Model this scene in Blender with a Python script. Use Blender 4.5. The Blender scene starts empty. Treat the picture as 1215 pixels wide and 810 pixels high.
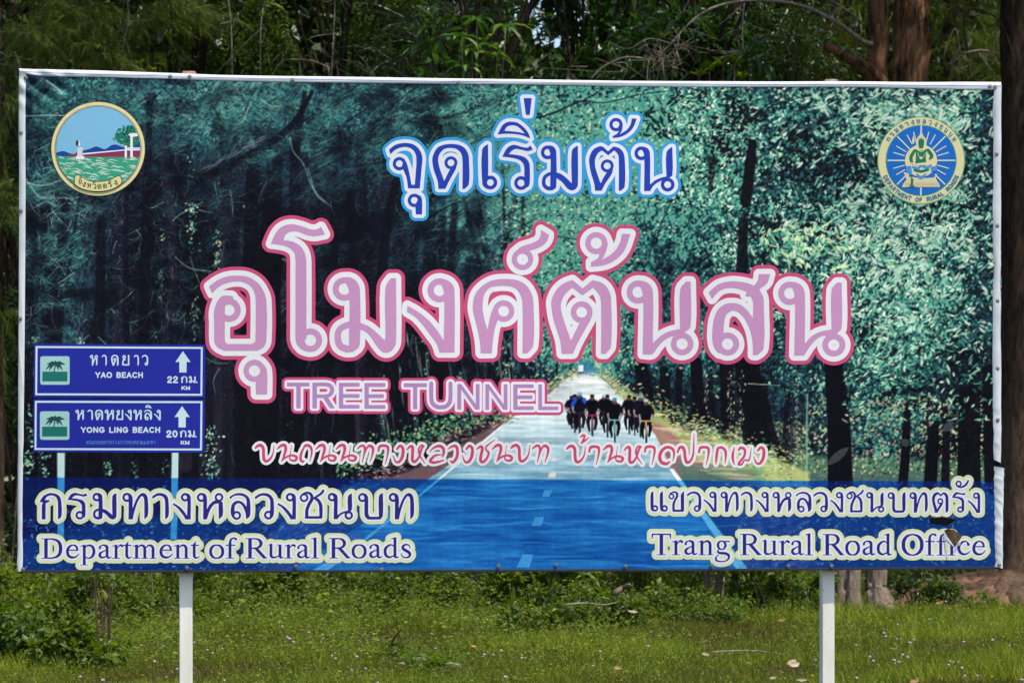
import bpy, bmesh, math, random
import numpy as np
from mathutils import Vector

scene = bpy.context.scene
COL = scene.collection
R = math.radians
# ------------------------------------------------------------------ camera, sky, sun, exposure
F, HX, HY, EYE = 3000.0, 607.5, 544.0, 1.6          # focal length in photo pixels, principal point, eye height
cam_d = bpy.data.cameras.new('camera'); cam = bpy.data.objects.new('camera', cam_d); COL.objects.link(cam)
cam_d.sensor_width = 36; cam_d.lens = F / 1215 * 36; cam_d.shift_y = (HY - 405) / 1215
cam.location = (0, 0, EYE); cam.rotation_euler = (R(90), 0, 0); cam_d.clip_start = 0.1; cam_d.clip_end = 900
scene.camera = cam
cam_d.dof.use_dof = True; cam_d.dof.focus_distance = 12.35; cam_d.dof.aperture_fstop = 7.5
SUN_EL, SUN_AZ = 66.0, 52.0                          # degrees; azimuth from -Y (behind the camera) round to +X (right)
w = bpy.data.worlds.new('World'); scene.world = w; w.use_nodes = True
nt = w.node_tree; sky = nt.nodes.new('ShaderNodeTexSky'); sky.sky_type = 'NISHITA'; sky.sun_disc = False
sky.sun_elevation = R(SUN_EL); sky.sun_rotation = R(180 - SUN_AZ); sky.air_density = 1.0; sky.dust_density = 2.5; sky.ozone_density = 1.0
bg = nt.nodes['Background']; bg.inputs['Strength'].default_value = 0.13
nt.links.new(sky.outputs[0], bg.inputs['Color'])
sun_d = bpy.data.lights.new('sun', 'SUN'); sun_d.energy = 3.2; sun_d.angle = R(0.6); sun_d.color = (1.0, 0.94, 0.85)
sun = bpy.data.objects.new('sun', sun_d); COL.objects.link(sun)
to_sun = Vector((math.cos(R(SUN_EL)) * math.sin(R(SUN_AZ)), -math.cos(R(SUN_EL)) * math.cos(R(SUN_AZ)), math.sin(R(SUN_EL))))
sun.rotation_euler = (-to_sun).to_track_quat('-Z', 'Y').to_euler(); sun.location = (5, -5, 20)
vs = scene.view_settings; vs.view_transform = 'Standard'; vs.look = 'None'; vs.gamma = 1; vs.use_curve_mapping = False
vs.exposure = 0.9
scene.cycles.max_bounces = 6; scene.cycles.transparent_max_bounces = 4
# ------------------------------------------------------------------ lettering: signed distance fields of hand drawn strokes
def lin(c):
    c = np.asarray(c, float) / 255.0
    return np.where(c <= 0.04045, c / 12.92, ((c + 0.055) / 1.055) ** 2.4)

def cr(pts, n=5):
    """Catmull-Rom through rows of (x, y, w)."""
    P = np.asarray(pts, float)
    if len(P) < 3: return P
    Q = np.vstack([2 * P[0] - P[1], P, 2 * P[-1] - P[-2]])
    out = []
    for i in range(1, len(Q) - 2):
        a, b, c, d = Q[i - 1], Q[i], Q[i + 1], Q[i + 2]
        for t in np.arange(n) / n:
            out.append(0.5 * (2 * b + (c - a) * t + (2 * a - 5 * b + 4 * c - d) * t * t + (3 * b - a - 3 * c + d) * t ** 3))
    out.append(P[-1]); out = np.array(out)
    out[:, 2] = np.maximum(out[:, 2], 0.01)
    return out

# a shape is ('P', [loops]) filled polygon, ('S', pts(x,y,w), round) stroke, ('R', cx, cy, r, w) ring
def soften(l, n=4):
    """Round the gentle turns of a loop, keep its corners."""
    l = np.asarray(l, float); m = len(l)
    if m < 7: return l
    e = np.roll(l, -1, 0) - l; L = np.hypot(*e.T) + 1e-9; d = e / L[:, None]; dp, Lp = np.roll(d, 1, 0), np.roll(L, 1)
    ang = np.degrees(np.arccos(np.clip((d * dp).sum(1), -1, 1))); sharp = ang > 52
    t = d * L[:, None] + dp * Lp[:, None]; t /= np.linalg.norm(t, axis=1, keepdims=True) + 1e-9; out = []
    for i in range(m):
        j = (i + 1) % m; a, b = l[i], l[j]; ta = d[i] if sharp[i] else t[i]; tb = d[i] if sharp[j] else t[j]
        for u in np.arange(n) / n:
            out.append((2 * u ** 3 - 3 * u * u + 1) * a + (u ** 3 - 2 * u * u + u) * ta * L[i] + (3 * u * u - 2 * u ** 3) * b + (u ** 3 - u * u) * tb * L[i])
    return np.array(out)
def P(*loops): return ('P', [soften(l) for l in loops])
def S(*pts): return ('S', np.asarray(pts, float))
def C(*pts): return ('S', cr(pts))
def B(x0, y0, x1, y1): return P([(x0, y0), (x1, y0), (x1, y1), (x0, y1)])
def Rg(cx, cy, ri, ro, sy=1.0): return ('R', cx, cy, (ri + ro) / 2, ro - ri)
def Ds(cx, cy, r): return ('D', cx, cy, r)

def xf(shapes, ax, ay, bx, by, rot=0.0, about=(0, 0)):
    """x -> ax*x+bx, y -> ay*y+by (then an optional turn about a point)."""
    m = (abs(ax) + abs(ay)) / 2; out = []
    cs, sn = math.cos(rot), math.sin(rot)
    def f(p):
        p = np.asarray(p, float)
        q = np.stack([p[..., 0] * ax + bx, p[..., 1] * ay + by], -1)
        if rot:
            d = q - np.asarray(about)
            q = np.stack([d[..., 0] * cs - d[..., 1] * sn, d[..., 0] * sn + d[..., 1] * cs], -1) + np.asarray(about)
        return q
    for s in shapes:
        if s[0] == 'P': out.append(('P', [f(l) for l in s[1]]))
        elif s[0] == 'S':
            q = f(s[1][:, :2]); out.append(('S', np.column_stack([q, s[1][:, 2] * m])))
        elif s[0] == 'R':
            q = f((s[1], s[2])); out.append(('R', q[0], q[1], s[3] * m, s[4] * m))
        else:
            q = f((s[1], s[2])); out.append(('D', q[0], q[1], s[3] * m))
    return out

def bbox(shapes):
    xs, ys = [], []
    for s in shapes:
        if s[0] == 'P':
            for l in s[1]: xs += [l[:, 0].min(), l[:, 0].max()]; ys += [l[:, 1].min(), l[:, 1].max()]
        elif s[0] == 'S':
            h = s[1][:, 2] / 2
            xs += [(s[1][:, 0] - h).min(), (s[1][:, 0] + h).max()]; ys += [(s[1][:, 1] - h).min(), (s[1][:, 1] + h).max()]
        elif s[0] == 'R':
            r = s[3] + s[4] / 2; xs += [s[1] - r, s[1] + r]; ys += [s[2] - r, s[2] + r]
        else: xs += [s[1] - s[3], s[1] + s[3]]; ys += [s[2] - s[3], s[2] + s[3]]
    return min(xs), min(ys), max(xs), max(ys)

def sd_poly(X, Y, loops):
    d = np.full(X.shape, 1e9); ins = np.zeros(X.shape, bool)
    for l in loops:
        n = len(l)
        for i in range(n):
            (ax, ay), (bx, by) = l[i], l[(i + 1) % n]
            ex, ey = bx - ax, by - ay; L = ex * ex + ey * ey
            if L < 1e-12: continue
            t = np.clip(((X - ax) * ex + (Y - ay) * ey) / L, 0, 1)
            d = np.minimum(d, (X - ax - t * ex) ** 2 + (Y - ay - t * ey) ** 2)
            if ay != by:
                ins ^= ((ay > Y) != (by > Y)) & (X < (bx - ax) * (Y - ay) / (by - ay) + ax)
    d = np.sqrt(d)
    return np.where(ins, -d, d)

def sd_shape(X, Y, s):
    if s[0] == 'P': return sd_poly(X, Y, s[1])
    if s[0] == 'R': return np.abs(np.hypot(X - s[1], Y - s[2]) - s[3]) - s[4] / 2
    if s[0] == 'D': return np.hypot(X - s[1], Y - s[2]) - s[3]
    p = s[1]; f = np.full(X.shape, 1e9)
    for i in range(len(p) - 1):
        (ax, ay, aw), (bx, by, bw) = p[i], p[i + 1]
        ex, ey = bx - ax, by - ay; L = ex * ex + ey * ey
        if L < 1e-12: continue
        t = np.clip(((X - ax) * ex + (Y - ay) * ey) / L, 0, 1)
        f = np.minimum(f, np.hypot(X - ax - t * ex, Y - ay - t * ey) - (aw + t * (bw - aw)) / 2)
    return f

class Field:
    """Distance field over a rectangle of the print, in print pixels, res samples per pixel."""
    def __init__(s, shapes, margin, res):
        x0, y0, x1, y1 = bbox(shapes)
        s.x0, s.y0, s.res = math.floor(x0 - margin - 1), math.floor(y0 - margin - 1), res
        s.w = int((x1 + margin + 1 - s.x0) * res) + 2; s.h = int((y1 + margin + 1 - s.y0) * res) + 2
        s.f = np.full((s.h, s.w), 50.0)
        for sh in shapes:
            a, b, c, d = bbox([sh])
            i0 = max(0, int((a - margin - 1 - s.x0) * res)); i1 = min(s.w, int((c + margin + 1 - s.x0) * res) + 2)
            j0 = max(0, int((b - margin - 1 - s.y0) * res)); j1 = min(s.h, int((d + margin + 1 - s.y0) * res) + 2)
            X, Y = np.meshgrid(s.x0 + np.arange(i0, i1) / res, s.y0 + np.arange(j0, j1) / res)
            s.f[j0:j1, i0:i1] = np.minimum(s.f[j0:j1, i0:i1], sd_shape(X, Y, sh))
    def cut(s, loop):
        X, Y = np.meshgrid(s.x0 + np.arange(s.w) / s.res, s.y0 + np.arange(s.h) / s.res)
        s.hole = -sd_poly(X, Y, [np.asarray(loop, float)])
    def flat(s, iso):
        """Polygons covering f < iso: (points in print px, faces)."""
        g = s.f - iso
        if hasattr(s, 'hole'): g = np.maximum(g, s.hole)
        ins = g < 0
        full = ins[:-1, :-1] & ins[1:, :-1] & ins[:-1, 1:] & ins[1:, 1:]
        some = (ins[:-1, :-1] | ins[1:, :-1] | ins[:-1, 1:] | ins[1:, 1:]) & ~full
        V, F, idx = [], [], {}
        def vid(key, x, y):
            k = idx.get(key)
            if k is None:
                k = idx[key] = len(V); V.append((s.x0 + x / s.res, s.y0 + y / s.res))
            return k
        for j in range(full.shape[0]):
            row = full[j].astype(np.int8); e = np.diff(np.concatenate([[0], row, [0]]))
            for a, b in zip(np.nonzero(e == 1)[0], np.nonzero(e == -1)[0]):
                while a < b:                    # long runs are cut so that a curved panel can carry them
                    m = min(b, a + 24)
                    F.append((vid((a, j), a, j), vid((m, j), m, j), vid((m, j + 1), m, j + 1), vid((a, j + 1), a, j + 1))); a = m
        for j, i in zip(*np.nonzero(some)):
            c = ((i, j), (i + 1, j), (i + 1, j + 1), (i, j + 1)); poly = []
            for k in range(4):
                p, q = c[k], c[(k + 1) % 4]; gp, gq = g[p[1], p[0]], g[q[1], q[0]]
                if gp < 0: poly.append(vid(p, *p))
                if (gp < 0) != (gq < 0):
                    t = gp / (gp - gq); key = (min(p, q), max(p, q))
                    poly.append(vid(key, p[0] + t * (q[0] - p[0]), p[1] + t * (q[1] - p[1])))
            if len(poly) >= 3: F.append(tuple(poly))
        return V, F

# ------------------------------------------------------------------ Thai letters
def Z(ox, oy, sc, shapes): return xf(shapes, 1 / sc, 1 / sc, ox, oy)

T2 = []   # the big pink line
T2 += Z(235, 250, 6.75, [Rg(248, 795, 45, 94), C((262, 700, 40), (200, 715, 60), (172, 800, 86), (172, 900, 86), (172, 1020, 86), (180, 1060, 80), (215, 1092, 54)),
      S((215, 1093, 54), (470, 1093, 54)),
      P([(88, 605), (150, 560), (220, 530), (300, 520), (390, 528), (470, 570), (520, 635), (547, 715), (547, 1040), (525, 1090), (490, 1112), (440, 1120), (430, 1066), (455, 1050), (460, 1020), (460, 700), (440, 630), (400, 590), (340, 568), (260, 572), (180, 600), (112, 660)])])
T2 += Z(235, 370, 6.75, [Rg(452, 470, 45, 88), P([(465, 540), (500, 500), (490, 410), (530, 425), (553, 480), (553, 660), (465, 660)])])
T2 += Z(235, 250, 6.75, [P([(985, 130), (950, 150), (900, 150), (830, 125), (750, 110), (680, 125), (625, 175), (583, 265), (680, 280), (740, 305), (775, 350), (780, 500), (780, 1030), (867, 1030), (867, 420), (855, 340), (820, 285), (760, 250), (685, 236), (700, 195), (740, 170), (800, 170), (870, 195), (930, 205), (1017, 190)])])
T2 += Z(235, 370, 6.75, [Rg(900, 225, 46, 94), P([(780, 100), (867, 100), (867, 200), (850, 225), (860, 262), (885, 316), (840, 305), (800, 270), (782, 225)])])
T2 += Z(380, 310, 6.75, [Rg(194, 221, 46, 94), P([(180, 130), (240, 128), (290, 160), (317, 220), (317, 660), (290, 705), (240, 728), (230, 665), (230, 240)]),
      C((300, 510, 46), (235, 505, 50), (160, 540, 50), (141, 600, 52), (155, 668, 54), (205, 698, 56), (255, 700, 50)),
      P([(310, 488), (380, 515), (440, 560), (515, 632), (522, 600), (522, 205), (565, 135), (607, 135), (607, 640), (590, 690), (550, 728), (500, 725), (455, 680), (400, 600), (350, 555), (310, 548)])])
T2 += Z(380, 310, 6.75, [Rg(955, 232, 46, 96), P([(940, 140), (1000, 145), (1050, 175), (1075, 230), (1075, 730), (955, 730), (930, 660), (880, 590), (820, 510), (760, 445), (695, 405), (697, 355), (770, 395), (860, 465), (930, 545), (988, 634), (988, 240)])])
T2 += Z(535, 260, 6.75, [Rg(575, 320, 45, 86), P([(510, 270), (560, 222), (640, 195), (700, 165), (720, 125), (722, 85), (785, 123), (782, 150), (760, 190), (710, 225), (640, 250), (600, 260)])])
T2 += Z(535, 340, 6.75, [Rg(423, 195, 43, 86),
      P([(175, 150), (180, 210), (205, 310), (230, 430), (238, 533), (328, 533), (335, 450), (352, 340), (378, 262), (345, 215), (335, 175), (315, 240), (293, 345), (265, 245), (255, 150), (270, 60), (310, 10), (360, -3), (430, -7), (500, 5), (550, 50), (573, 130), (573, 533), (612, 533), (660, 470), (660, 110), (640, 40), (600, -15), (540, -50), (430, -62), (330, -50), (250, -5), (195, 60)])])
T2 += Z(640, 330, 6.75, [Rg(338, 272, 43, 87), P([(95, 220), (100, 165), (140, 88), (200, 38), (265, 14), (345, 82), (425, 14), (500, 38), (550, 88), (573, 168), (573, 545), (530, 605), (493, 605), (493, 208), (480, 138), (430, 75), (345, 138), (262, 75), (200, 138), (172, 215), (180, 280), (210, 380), (253, 500), (290, 420), (332, 352), (400, 335), (425, 272), (415, 320), (360, 420), (305, 520), (268, 605), (177, 605), (165, 500), (115, 340)])])
T2 += Z(640, 260, 6.75, [Rg(455, 192, 45, 88), P([(480, 270), (470, 310), (412, 345), (412, 382), (520, 368), (610, 325), (680, 250), (728, 120), (660, 118), (640, 195), (590, 268), (500, 328), (530, 265), (550, 192), (500, 192)])])
T2 += Z(640, 330, 6.75, [Rg(790, 111, 45, 92), P([(780, 20), (840, 25), (890, 60), (910, 120), (910, 518), (980, 455), (1050, 422), (1128, 405), (1128, 88), (1175, 25), (1212, 25), (1212, 385), (1168, 430), (1130, 470), (1060, 466), (1000, 498), (950, 550), (905, 607), (828, 607), (828, 130)]), Rg(1145, 525, 45, 90)])
SO = [Rg(213, 625, 43, 87), P([(68, 235), (140, 175), (230, 152), (310, 155), (370, 168), (412, 185), (440, 140), (447, 97), (533, 97), (510, 165), (450, 212), (480, 270), (485, 330), (485, 655), (435, 708), (403, 708), (403, 640), (390, 550), (360, 470), (310, 398), (255, 370), (205, 400), (185, 470), (180, 560), (150, 697), (118, 665), (100, 610), (97, 540), (108, 440), (140, 365), (190, 325), (250, 315), (300, 325), (350, 360), (403, 430), (403, 310), (385, 265), (355, 266), (345, 255), (358, 235), (300, 210), (220, 202), (150, 225), (95, 285)])]
NO = [Rg(682, 242, 43, 88), P([(670, 155), (730, 160), (780, 195), (797, 260), (797, 622), (850, 565), (920, 530), (1000, 515), (1000, 215), (1040, 160), (1077, 160), (1077, 505), (1042, 545), (1010, 580), (940, 563), (880, 595), (835, 645), (792, 712), (717, 712), (717, 250)]), Rg(1017, 632, 43, 87)]
T2 += Z(830, 310, 6.379, SO) + Z(830, 310, 6.379, NO)

CHO = [Rg(194, 358, 33, 64), P([(93, 225), (150, 180), (210, 163), (270, 160), (340, 180), (390, 230), (415, 300), (408, 400), (390, 595), (278, 595), (262, 490), (232, 415), (220, 380), (240, 310), (265, 355), (290, 450), (310, 560), (342, 560), (352, 430), (358, 320), (345, 255), (310, 215), (260, 198), (200, 205), (150, 228), (108, 268)])]
U_ = [Rg(338, 710, 33, 64), P([(350, 750), (370, 700), (365, 652), (400, 672), (412, 710), (412, 845), (352, 845)])]
DO = [Rg(689, 350, 33, 62), P([(510, 330), (520, 270), (560, 205), (620, 178), (690, 170), (760, 178), (820, 210), (855, 270), (862, 330), (862, 550), (820, 600), (800, 600), (800, 330), (790, 270), (750, 222), (690, 208), (630, 215), (590, 250), (568, 300), (568, 340), (580, 400), (605, 470), (625, 525), (655, 460), (690, 405), (740, 390), (751, 350), (735, 410), (690, 490), (635, 600), (570, 600), (560, 520), (525, 420)])]
E_ = [Rg(1068, 540, 32, 66), P([(988, 225), (1032, 178), (1045, 178), (1045, 490), (1028, 520), (1020, 560), (1045, 603), (1010, 585), (990, 550)])]
RO = [P([(318, 185), (290, 205), (240, 200), (180, 182), (140, 182), (90, 215), (48, 292), (150, 305), (215, 325), (250, 360), (260, 400), (260, 530), (265, 590), (300, 580), (313, 545), (313, 400), (305, 345), (270, 302), (200, 278), (110, 268), (140, 235), (175, 218), (230, 225), (295, 238), (342, 222)]), Rg(229, 544, 34, 66)]
MO = [Rg(485, 250, 33, 66), P([(470, 186), (520, 186), (555, 210), (568, 250), (568, 580), (545, 605), (515, 613), (510, 575), (510, 260)]),
      C((545, 458, 32), (505, 456, 32), (460, 485, 34), (447, 530, 34), (456, 570, 36), (490, 594, 38), (530, 594, 36)),
      P([(562, 440), (610, 455), (660, 490), (717, 547), (718, 235), (760, 190), (776, 190), (776, 560), (760, 595), (730, 613), (700, 610), (670, 590), (620, 530), (562, 484)])]
TO = [Rg(328, 542, 33, 62), P([(155, 500), (160, 450), (190, 390), (235, 360), (280, 355), (335, 402), (390, 355), (440, 370), (480, 410), (495, 470), (495, 740), (455, 780), (438, 780), (438, 480), (430, 430), (395, 393), (338, 440), (278, 393), (240, 420), (215, 470), (210, 510), (215, 560), (240, 640), (265, 710), (300, 640), (335, 597), (380, 580), (390, 545), (370, 620), (310, 710), (275, 780), (210, 780), (205, 720), (170, 600)])]
NO1 = [Rg(655, 422, 33, 66), P([(640, 357), (690, 362), (725, 385), (738, 430), (738, 722), (790, 680), (850, 655), (895, 645), (895, 415), (940, 365), (953, 365), (953, 630), (922, 660), (900, 690), (860, 685), (820, 697), (770, 735), (737, 785), (680, 785), (680, 430)]), Rg(907, 723, 33, 66)]
THO = [Rg(413, 145, 33, 64), P([(440, 200), (425, 230), (382, 255), (382, 275), (460, 262), (530, 225), (580, 170), (612, 88), (565, 85), (550, 150), (510, 200), (447, 238), (470, 200), (478, 145), (440, 150)])]
I_ = [P([(245, 485), (290, 400), (330, 370), (385, 363), (440, 375), (500, 420), (540, 470), (560, 522), (480, 492), (400, 480), (320, 478)], [(310, 450), (335, 412), (380, 397), (430, 405), (475, 440), (508, 477), (440, 462), (380, 455)])]
EK = [P([(495, 137), (573, 137), (555, 297), (517, 297)])]
T1 = Z(450, 150, 8.1, CHO + U_ + DO + E_) + Z(560, 100, 8.1, I_ + EK) + Z(590, 150, 8.1, RO + MO) + Z(680, 130, 8.1, TO + NO1 + THO)

# letters of the lower lines, each normalised: left edge 0, width 1, base line 0, height 1 (y down, so -1 is the top)
def norm(shapes, x0, x1, yt, yb): 
    return [('N', shapes, x0, x1, yt, yb)]
GL = {}
def glyph(ch, shapes, x0, x1, yt, yb): GL[ch] = (shapes, x0, x1, yt, yb)
glyph('ก', [P([(98, 203), (130, 150), (175, 125), (210, 118), (260, 130), (293, 158), (305, 210), (305, 345), (272, 372), (272, 210), (260, 165), (230, 143), (200, 140), (165, 155), (145, 185), (192, 187), (190, 200), (155, 217), (153, 372), (118, 372), (120, 230), (132, 210)])], 98, 305, 118, 372)
glyph('ท', [Rg(936, 157, 22, 43), P([(940, 115), (970, 125), (990, 157), (990, 265), (1030, 170), (1065, 125), (1095, 116), (1125, 135), (1138, 180), (1138, 330), (1105, 368), (1103, 180), (1095, 150), (1075, 145), (1045, 190), (1010, 290), (993, 368), (952, 368), (952, 160)])], 893, 1138, 116, 368)
glyph('า', [P([(3, 150), (40, 122), (85, 114), (130, 128), (155, 155), (162, 195), (162, 335), (130, 366), (128, 190), (115, 155), (80, 138), (45, 145), (12, 168)])], 3, 162, 114, 366)
glyph('ห', [Rg(477, 155, 22, 42), P([(480, 113), (512, 122), (530, 155), (530, 270), (560, 220), (620, 180), (682, 200), (682, 325), (645, 363), (643, 210), (600, 222), (562, 275), (530, 363), (495, 363), (495, 160)]), Rg(647, 155, 22, 41)], 435, 685, 114, 363)
glyph('ล', [P([(747, 150), (790, 122), (840, 111), (890, 120), (930, 150), (945, 190), (945, 330), (912, 362), (908, 362), (900, 300), (875, 240), (845, 210), (820, 212), (800, 235), (795, 290), (780, 350), (765, 325), (760, 280), (770, 225), (800, 193), (840, 186), (880, 205), (910, 245), (912, 190), (900, 155), (870, 138), (830, 133), (790, 140), (755, 170)]), Rg(817, 327, 22, 42)], 747, 945, 111, 365)
glyph('ว', [P([(990, 150), (1030, 122), (1080, 111), (1130, 122), (1162, 155), (1173, 195), (1173, 320), (1155, 355), (1135, 340), (1140, 195), (1125, 155), (1080, 135), (1040, 142), (998, 172)]), Rg(1122, 325, 22, 42)], 990, 1173, 111, 366)
glyph('ช', [Rg(325, 135, 18, 32), C((318, 108, 14), (350, 99, 16), (378, 112, 20), (384, 145, 24), (362, 185, 24), (347, 225, 24), (345, 275, 24)), C((402, 138, 14), (435, 118, 16), (458, 102, 18), (470, 84, 18)), C((402, 138, 16), (432, 155, 22), (450, 190, 25), (453, 225, 25), (453, 275, 22)), S((340, 278, 18), (455, 278, 18))], 293, 478, 90, 287)
glyph('บ', [Rg(768, 125, 18, 33), P([(770, 92), (795, 100), (810, 125), (812, 245), (822, 268), (893, 268), (893, 115), (916, 93), (923, 93), (923, 260), (905, 287), (812, 287), (790, 270), (783, 240), (783, 130)])], 735, 923, 92, 287)
glyph('เ', [Rg(127, 312, 13, 28), P([(88, 185), (105, 166), (112, 165), (112, 290), (105, 312), (115, 338), (98, 333), (88, 315)])], 88, 155, 165, 341)
glyph('ข', [Rg(268, 208, 14, 26), C((258, 184, 10), (288, 170, 13), (315, 180, 18), (318, 205, 20), (300, 240, 18), (287, 275, 20), (286, 325, 20)), S((286, 333, 18), (360, 333, 18)), P([(350, 195), (370, 166), (378, 165), (378, 325), (372, 342), (350, 342)])], 243, 378, 165, 342)
glyph('ต', TO, 155, 495, 355, 780)
glyph('ร', RO, 48, 342, 182, 610)
glyph('ม', MO, 419, 776, 184, 613)
glyph('น', NO1, 589, 973, 356, 789)
glyph('จ', CHO, 93, 415, 160, 595)
glyph('ด', DO, 510, 862, 170, 600)
glyph('ง', [Rg(955, 232, 46, 92), P([(940, 140), (1000, 145), (1050, 175), (1075, 230), (1075, 730), (965, 730), (930, 660), (880, 590), (820, 510), (760, 445), (695, 405), (697, 365), (770, 400), (860, 470), (930, 550), (1000, 654), (1000, 240)])], 695, 1075, 138, 730)
glyph('ั', [Rg(725, 125, 13, 25), C((718, 148, 10), (745, 152, 13), (775, 140, 16), (795, 118, 16), (803, 100, 12))], 700, 812, 95, 158)
glyph('ย', [Rg(28, 18, 8, 18), C((28, 36, 12), (16, 52, 12), (12, 70, 13), (12, 93, 13)), S((12, 93, 12), (88, 93, 12)), S((88, 6, 13), (88, 93, 13)), S((20, 50, 11), (42, 44, 11))], 0, 96, 0, 100)
glyph('ส', SO, 68, 533, 97, 712)
glyph('ิ', I_, 245, 560, 363, 522)

def put(ch, x0, x1, yt, yb):
    sh, a, b, t, u = GL[ch]
    ax, ay = (x1 - x0) / (b - a), (yb - yt) / (u - t)
    return xf(sh, ax, ay, x0 - a * ax, yt - t * ay)

L5 = []
for ch, a, b in (('ก', 47.1, 72.7), ('ร', 80.1, 103.5), ('ม', 109.4, 138.1), ('ท', 145.2, 175.5), ('า', 180.4, 200), ('ง', 205.3, 226.3), ('ห', 233.7, 264.6), ('ล', 272.2, 296.7), ('ว', 302.2, 324.8), ('ง', 329.5, 351), ('น', 388.7, 419), ('บ', 424.9, 454.3), ('ท', 461.4, 490.9)):
    L5 += put(ch, a, b, 584.5, 615.6)
L5 += put('ช', 355.8, 384.7, 582.6, 614.8)
L6 = []
for ch, a, b in (('เ', 772, 780.6), ('เ', 783, 792.2), ('ข', 793, 811.3), ('ว', 814.7, 831.5), ('ง', 834.7, 849.9), ('ท', 855, 876), ('า', 879, 893), ('ง', 897, 912), ('ห', 917, 938.7), ('ล', 944.4, 962.4), ('ว', 965, 982), ('ง', 985.2, 1000.2), ('ช', 1004.3, 1024.6), ('น', 1027.6, 1049.3), ('บ', 1053.4, 1074.4), ('ท', 1079.6, 1100.8), ('ต', 1106.3, 1125.6), ('ร', 1130, 1145.9), ('ง', 1148.5, 1163)):
    k = (a - 772) / 391
    L6 += put(ch, a, b, (582.5 if ch != 'ช' else 581.5) + 1.3 * k, 606.5 + 1.4 * k)
L6 += put('ั', 1134.1, 1150.3, 569, 578.5)

# brush line
def br(k, *rows): return [C(*r) for r in rows]
BG = {'บ': br(0, [(55, 105, 14), (75, 88, 20), (100, 85, 22), (118, 110, 22), (120, 160, 22), (125, 200, 22), (145, 212, 20), (175, 190, 16), (195, 150, 10), (203, 85, 4)]),
      'น': br(0, [(55, 115, 8), (85, 88, 20), (115, 85, 22), (123, 120, 22), (105, 180, 16), (90, 215, 6)], [(90, 212, 8), (125, 180, 14), (175, 165, 16), (210, 180, 20), (200, 205, 18), (170, 205, 14), (155, 190, 10), (160, 150, 6), (170, 85, 3)]),
      'ถ': br(0, [(80, 110, 10), (90, 90, 18), (115, 85, 22), (140, 105, 20), (145, 150, 14), (130, 215, 4)], [(85, 100, 12), (65, 140, 18), (55, 190, 20), (70, 215, 18), (85, 210, 8)]),
      'ท': br(0, [(55, 112, 8), (80, 92, 16), (105, 90, 18), (115, 120, 16), (95, 220, 6)], [(100, 190, 6), (130, 110, 12), (155, 88, 20), (180, 110, 20), (175, 160, 14), (155, 220, 5)]),
      'า': br(0, [(55, 130, 14), (65, 95, 20), (100, 88, 20), (130, 100, 20), (130, 150, 14), (110, 235, 4)]),
      'ง': br(0, [(87, 115, 14), (112, 90, 20), (135, 110, 22), (132, 170, 24), (107, 215, 20), (77, 215, 14), (55, 165, 4)]),
      'ห': br(0, [(55, 120, 8), (80, 95, 18), (100, 100, 22), (100, 160, 22), (100, 205, 22), (120, 215, 20), (150, 180, 16), (175, 110, 16), (190, 90, 14)], [(190, 90, 12), (170, 85, 12), (150, 120, 14), (160, 170, 12), (200, 230, 4)]),
      'ล': br(0, [(55, 140, 4), (90, 105, 14), (135, 90, 22), (167, 110, 22), (170, 150, 18), (160, 180, 6)], [(155, 160, 6), (105, 165, 16), (70, 195, 22), (65, 215, 22), (100, 222, 20), (170, 205, 10)]),
      'ว': br(0, [(55, 115, 6), (85, 95, 16), (115, 90, 20), (130, 120, 22), (125, 180, 22), (95, 220, 20), (75, 210, 10)]),
      'ช': br(0, [(55, 115, 8), (85, 95, 20), (100, 110, 22), (90, 160, 22), (85, 205, 22), (105, 218, 20), (135, 190, 18), (150, 145, 16), (130, 120, 12), (135, 90, 12), (200, 40, 4)]),
      'ด': br(0, [(165, 200, 5), (175, 150, 14), (165, 105, 20), (120, 90, 22), (80, 115, 24), (60, 165, 26), (75, 210, 26), (115, 222, 22), (140, 205, 10)]),
      'ป': br(0, [(55, 130, 14), (70, 95, 20), (95, 90, 22), (110, 120, 22), (115, 175, 22), (130, 212, 22), (160, 195, 18), (180, 140, 14), (185, 40, 8), (187, -20, 4)]),
      'ก': br(0, [(65, 225, 5), (70, 170, 20), (78, 110, 20), (85, 95, 18), (115, 92, 20), (140, 115, 20), (145, 160, 16), (138, 220, 4)]),
      'เ': br(0, [(75, 90, 6), (62, 140, 18), (62, 185, 18), (75, 230, 4)]),
      'ม': br(0, [(60, 110, 14), (80, 92, 20), (110, 110, 20), (105, 160, 18), (70, 205, 18), (60, 225, 16), (85, 225, 14), (110, 190, 10), (140, 195, 12), (155, 150, 8), (162, 90, 3)]),
      '้': br(0, [(55, 120, 8), (75, 105, 16), (90, 110, 16), (75, 150, 14), (65, 165, 12), (95, 145, 14), (125, 122, 4)])}
L4 = []
for ch, x, y in (('บ', 303.1, 0), ('น', 329, 0), ('ถ', 356.5, 0), ('น', 375, 0), ('น', 399, 0), ('ท', 424, 0), ('า', 449, 0), ('ง', 466.2, 0), ('ห', 482.8, 0), ('ล', 509.4, 0), ('ว', 531.7, 0), ('ง', 548.5, 0), ('ช', 565.7, 0), ('น', 584.2, 0), ('บ', 606.5, 0), ('ท', 631.7, 0),
                 ('บ', 672.7, 1), ('า', 699.3, 1), ('น', 716, 1), ('ห', 740.6, 1), ('า', 765.3, 1), ('ด', 782, 1.5), ('ป', 804, 1.5), ('า', 829.3, 1.7), ('ก', 847.8, 1.7), ('เ', 868.5, 1.7), ('ม', 875.6, 1.7), ('ง', 894.5, 1.7), ('้', 688.5, -14.8)):
    L4 += xf(BG[ch], 1 / 6.75, 1 / 6.75, x - 55 / 6.75, 515.4 + y)

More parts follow.
